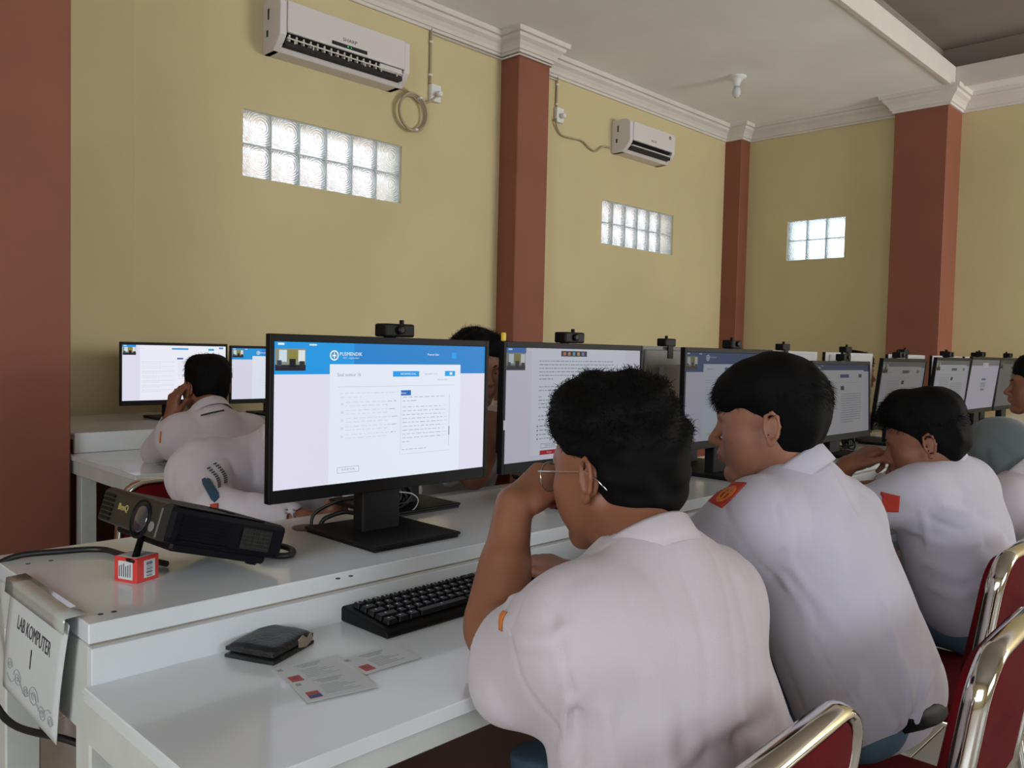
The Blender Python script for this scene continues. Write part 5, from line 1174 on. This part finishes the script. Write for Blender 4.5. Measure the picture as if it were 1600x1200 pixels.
for row in (0, 1):
    for k in range(10):
        t = k/9; x = 326+10*row+15*t+6*math.sin(PI*t*0.9); y = 731-7*row+29*t; w_ = 2.6
        patch_on('badge_lettering', so7, [(x-w_, y+0.3), (x+w_, y-1.6), (x+w_, y+0.2), (x-w_, y+2.0)], M_ink, sh7, loc7, off=0.003, nu=2, nv=1)
# --- far left: student at the wall desk
WL8 = W(268, 652, 3.16)
p8 = person('short-haired student at the wall desk, seen from behind, hand raised to his glasses', W(322, 607, 3.20), math.radians(97), W(330, 652, 3.10), W(275, 683, 3.04), W(388, 680, 3.22),
    W(246, 705, 3.22), (1.85, 3.12, 0.80), WL8, (1.95, 3.3, 0.80), (1.52, 2.76, 0.52), style='short', h=0.006, hc=0.0075, long_sleeve=True, hs=0.94,
    hands=(dict(wr=WL8, d=V(W(274, 612, 3.16))-V(WL8), n=(1, 0.1, 0), side=-1, curl=(0.55, 0.6, 0.6, 0.6), thumb=(0.8, -0.2), s=0.95),), hairp=(2500, 0.015, 0.001), seed=52, wr_amp=0.0025, sleeve_r=0.062)
b = MB(); b.tube([Vector(p8[4])*0+Vector(q) for q in [W(314, 649, 2.99), W(330, 645, 2.985), W(350, 641, 3.03)]], 0.003, 6); b.build('neck_cord', mat('navy_cord', '20263c', 0.7), p8[0], local=False)
patch('sleeve_badge', p8[3], hit(p8[3], 251, 683), (0, 0, 1), (1, 1, 0), 0.04, 0.018, M_orange, p8[1], p8[4])
# --- far: student behind the far monitors
p9 = person('student almost hidden behind the far monitors, only hair and a hand showing', W(1338, 586, 4.9), math.radians(-95), (4.76, 2.25, 1.0), (4.94, 2.23, 0.92), (4.58, 2.23, 0.92),
    (4.95, 2.0, 0.80), (4.50, 2.0, 0.80), (4.8, 1.9, 0.8), W(1354, 672, 4.55), (4.76, 2.3, 0.54), style='short', h=0.008, hc=0.010, facing=-1, hairp=(800, 0.015, 0.0015), seed=61,
    hands=(dict(wr=W(1354, 672, 4.55), d=(-0.1, -0.3, 1), n=(0, -1, 0), side=1, curl=(0.7,)*4),))

# ================================================================== CHAIRS
def chair_proto(label):
    r = thing('stacking_chair', label, 'chair', (0, 0, 0))
    w2, top, y0 = 0.195, 0.79, -0.20
    def by(z): return y0-(z-0.42)*0.14           # reclined back
    def rr(z, x): return Vector((x, by(z), z))
    pts = [rr(0.40, -w2+0.01), rr(0.55, -w2), rr(top-0.075, -w2)]
    for i in range(1, 7):
        a = PI/2*i/6; pts.append(rr(top-0.075+0.075*math.sin(a), -w2+0.075*(1-math.cos(a))))
    pts += [Vector((-p.x, p.y, p.z)) for p in pts[::-1]]
    b = MB(); b.tube(pts, 0.0125, 10, flat=(0.75, 1.5)); b.build('back_frame', M_chrome, r)
    def pad(ins, ya, yb, bul, nm):
        b = MB(); outl = []
        n = 8; W_ = w2-ins; tp = top-ins; bt = 0.50+ins*0.3
        o2 = [(-W_, bt), (-W_, tp-0.065)]+[(-W_+0.065*(1-math.cos(PI/2*i/6)), tp-0.065+0.065*math.sin(PI/2*i/6)) for i in range(1, 7)]
        o2 += [(-x, z) for x, z in o2[::-1]]
        bm = b.bm; K = len(o2); cz = (bt+tp)/2; rings = []
        for s_, q in ((1.0, 0.0), (0.97, 0.7), (0.85, 0.95), (0.55, 1.0), (0.2, 1.0)): rings.append([bm.verts.new((x*s_, by(z)+yb+bul*q, cz+(z-cz)*s_)) for x, z in o2])
        rb_ = [bm.verts.new((x, by(z)+ya, z)) for x, z in o2]
        for A, B_ in [(rb_, rings[0])]+list(zip(rings, rings[1:])):
            for k in range(K): f = bm.faces.new((A[k], A[(k+1) % K], B_[(k+1) % K], B_[k])); f.smooth = True
        bm.faces.new(rings[-1]); bm.faces.new(rb_[::-1]); b.build(nm, M_red, r)
    pad(0.008, 0.004, 0.016, 0.022, 'back_cushion'); pad(0.012, -0.003, -0.010, -0.004, 'back_panel')
    b = MB(); b.box(-0.2, -0.19, 0.405, 0.2, 0.20, 0.445, bev=0.015, seg=3); b.build('seat', M_red, r)
    for sx in (-1, 1):
        b = MB(); b.tube(catmull([(sx*0.185, -0.20, 0.41), (sx*0.19, -0.22, 0.25), (sx*0.20, -0.27, 0.008)], 4), 0.011, 8); b.build('leg', M_chrome, r)
        b = MB(); b.tube(catmull([(sx*0.185, 0.17, 0.41), (sx*0.19, 0.185, 0.25), (sx*0.20, 0.21, 0.008)], 4), 0.011, 8); b.build('leg', M_chrome, r)
        b = MB(); b.tube([(sx*0.185, -0.20, 0.40), (sx*0.185, 0.17, 0.40)], 0.010, 8); b.build('seat_rail', M_chrome, r)
    return r
ch = chair_proto('red chair with bright chrome rim under the student with glasses, at the bottom edge')
ch.location = (0.848, 0.650, 0); ch.rotation_euler = (0, 0, math.radians(2))
spots = [((1.49, 0.585), 2, 'red chair with chrome rim behind the fringed student, cut off by the frame'), ((2.19, 0.73), 0, 'red chair with chrome rim behind the short-haired student'),
         ((2.95, 0.70), -3, 'red chair of the student in the headscarf'), ((1.15, 2.80), 0, 'red chair with thin chrome hoop at the wall desk, above the projector'), ((4.1, 0.66), 2, 'red chair of the student at the right edge')]
for (x, y), a, lb in spots:
    c = copy_tree(ch); c.location = (x, y, 0); c.rotation_euler = (0, 0, math.radians(a)); c['label'] = lb; c['group'] = 'red chrome chairs'
ch['group'] = 'red chrome chairs'
for (x, y), lb in (((1.99, 2.42), 'red chair of the wavy-haired student across the desk'), ((1.30, 2.34), 'red chair of the student slumped behind the projector'), ((4.76, 2.45), 'red chair of the student hidden behind the far monitors')):
    c = copy_tree(ch); c.location = (x, y, 0); c.rotation_euler = (0, 0, PI); c['label'] = lb
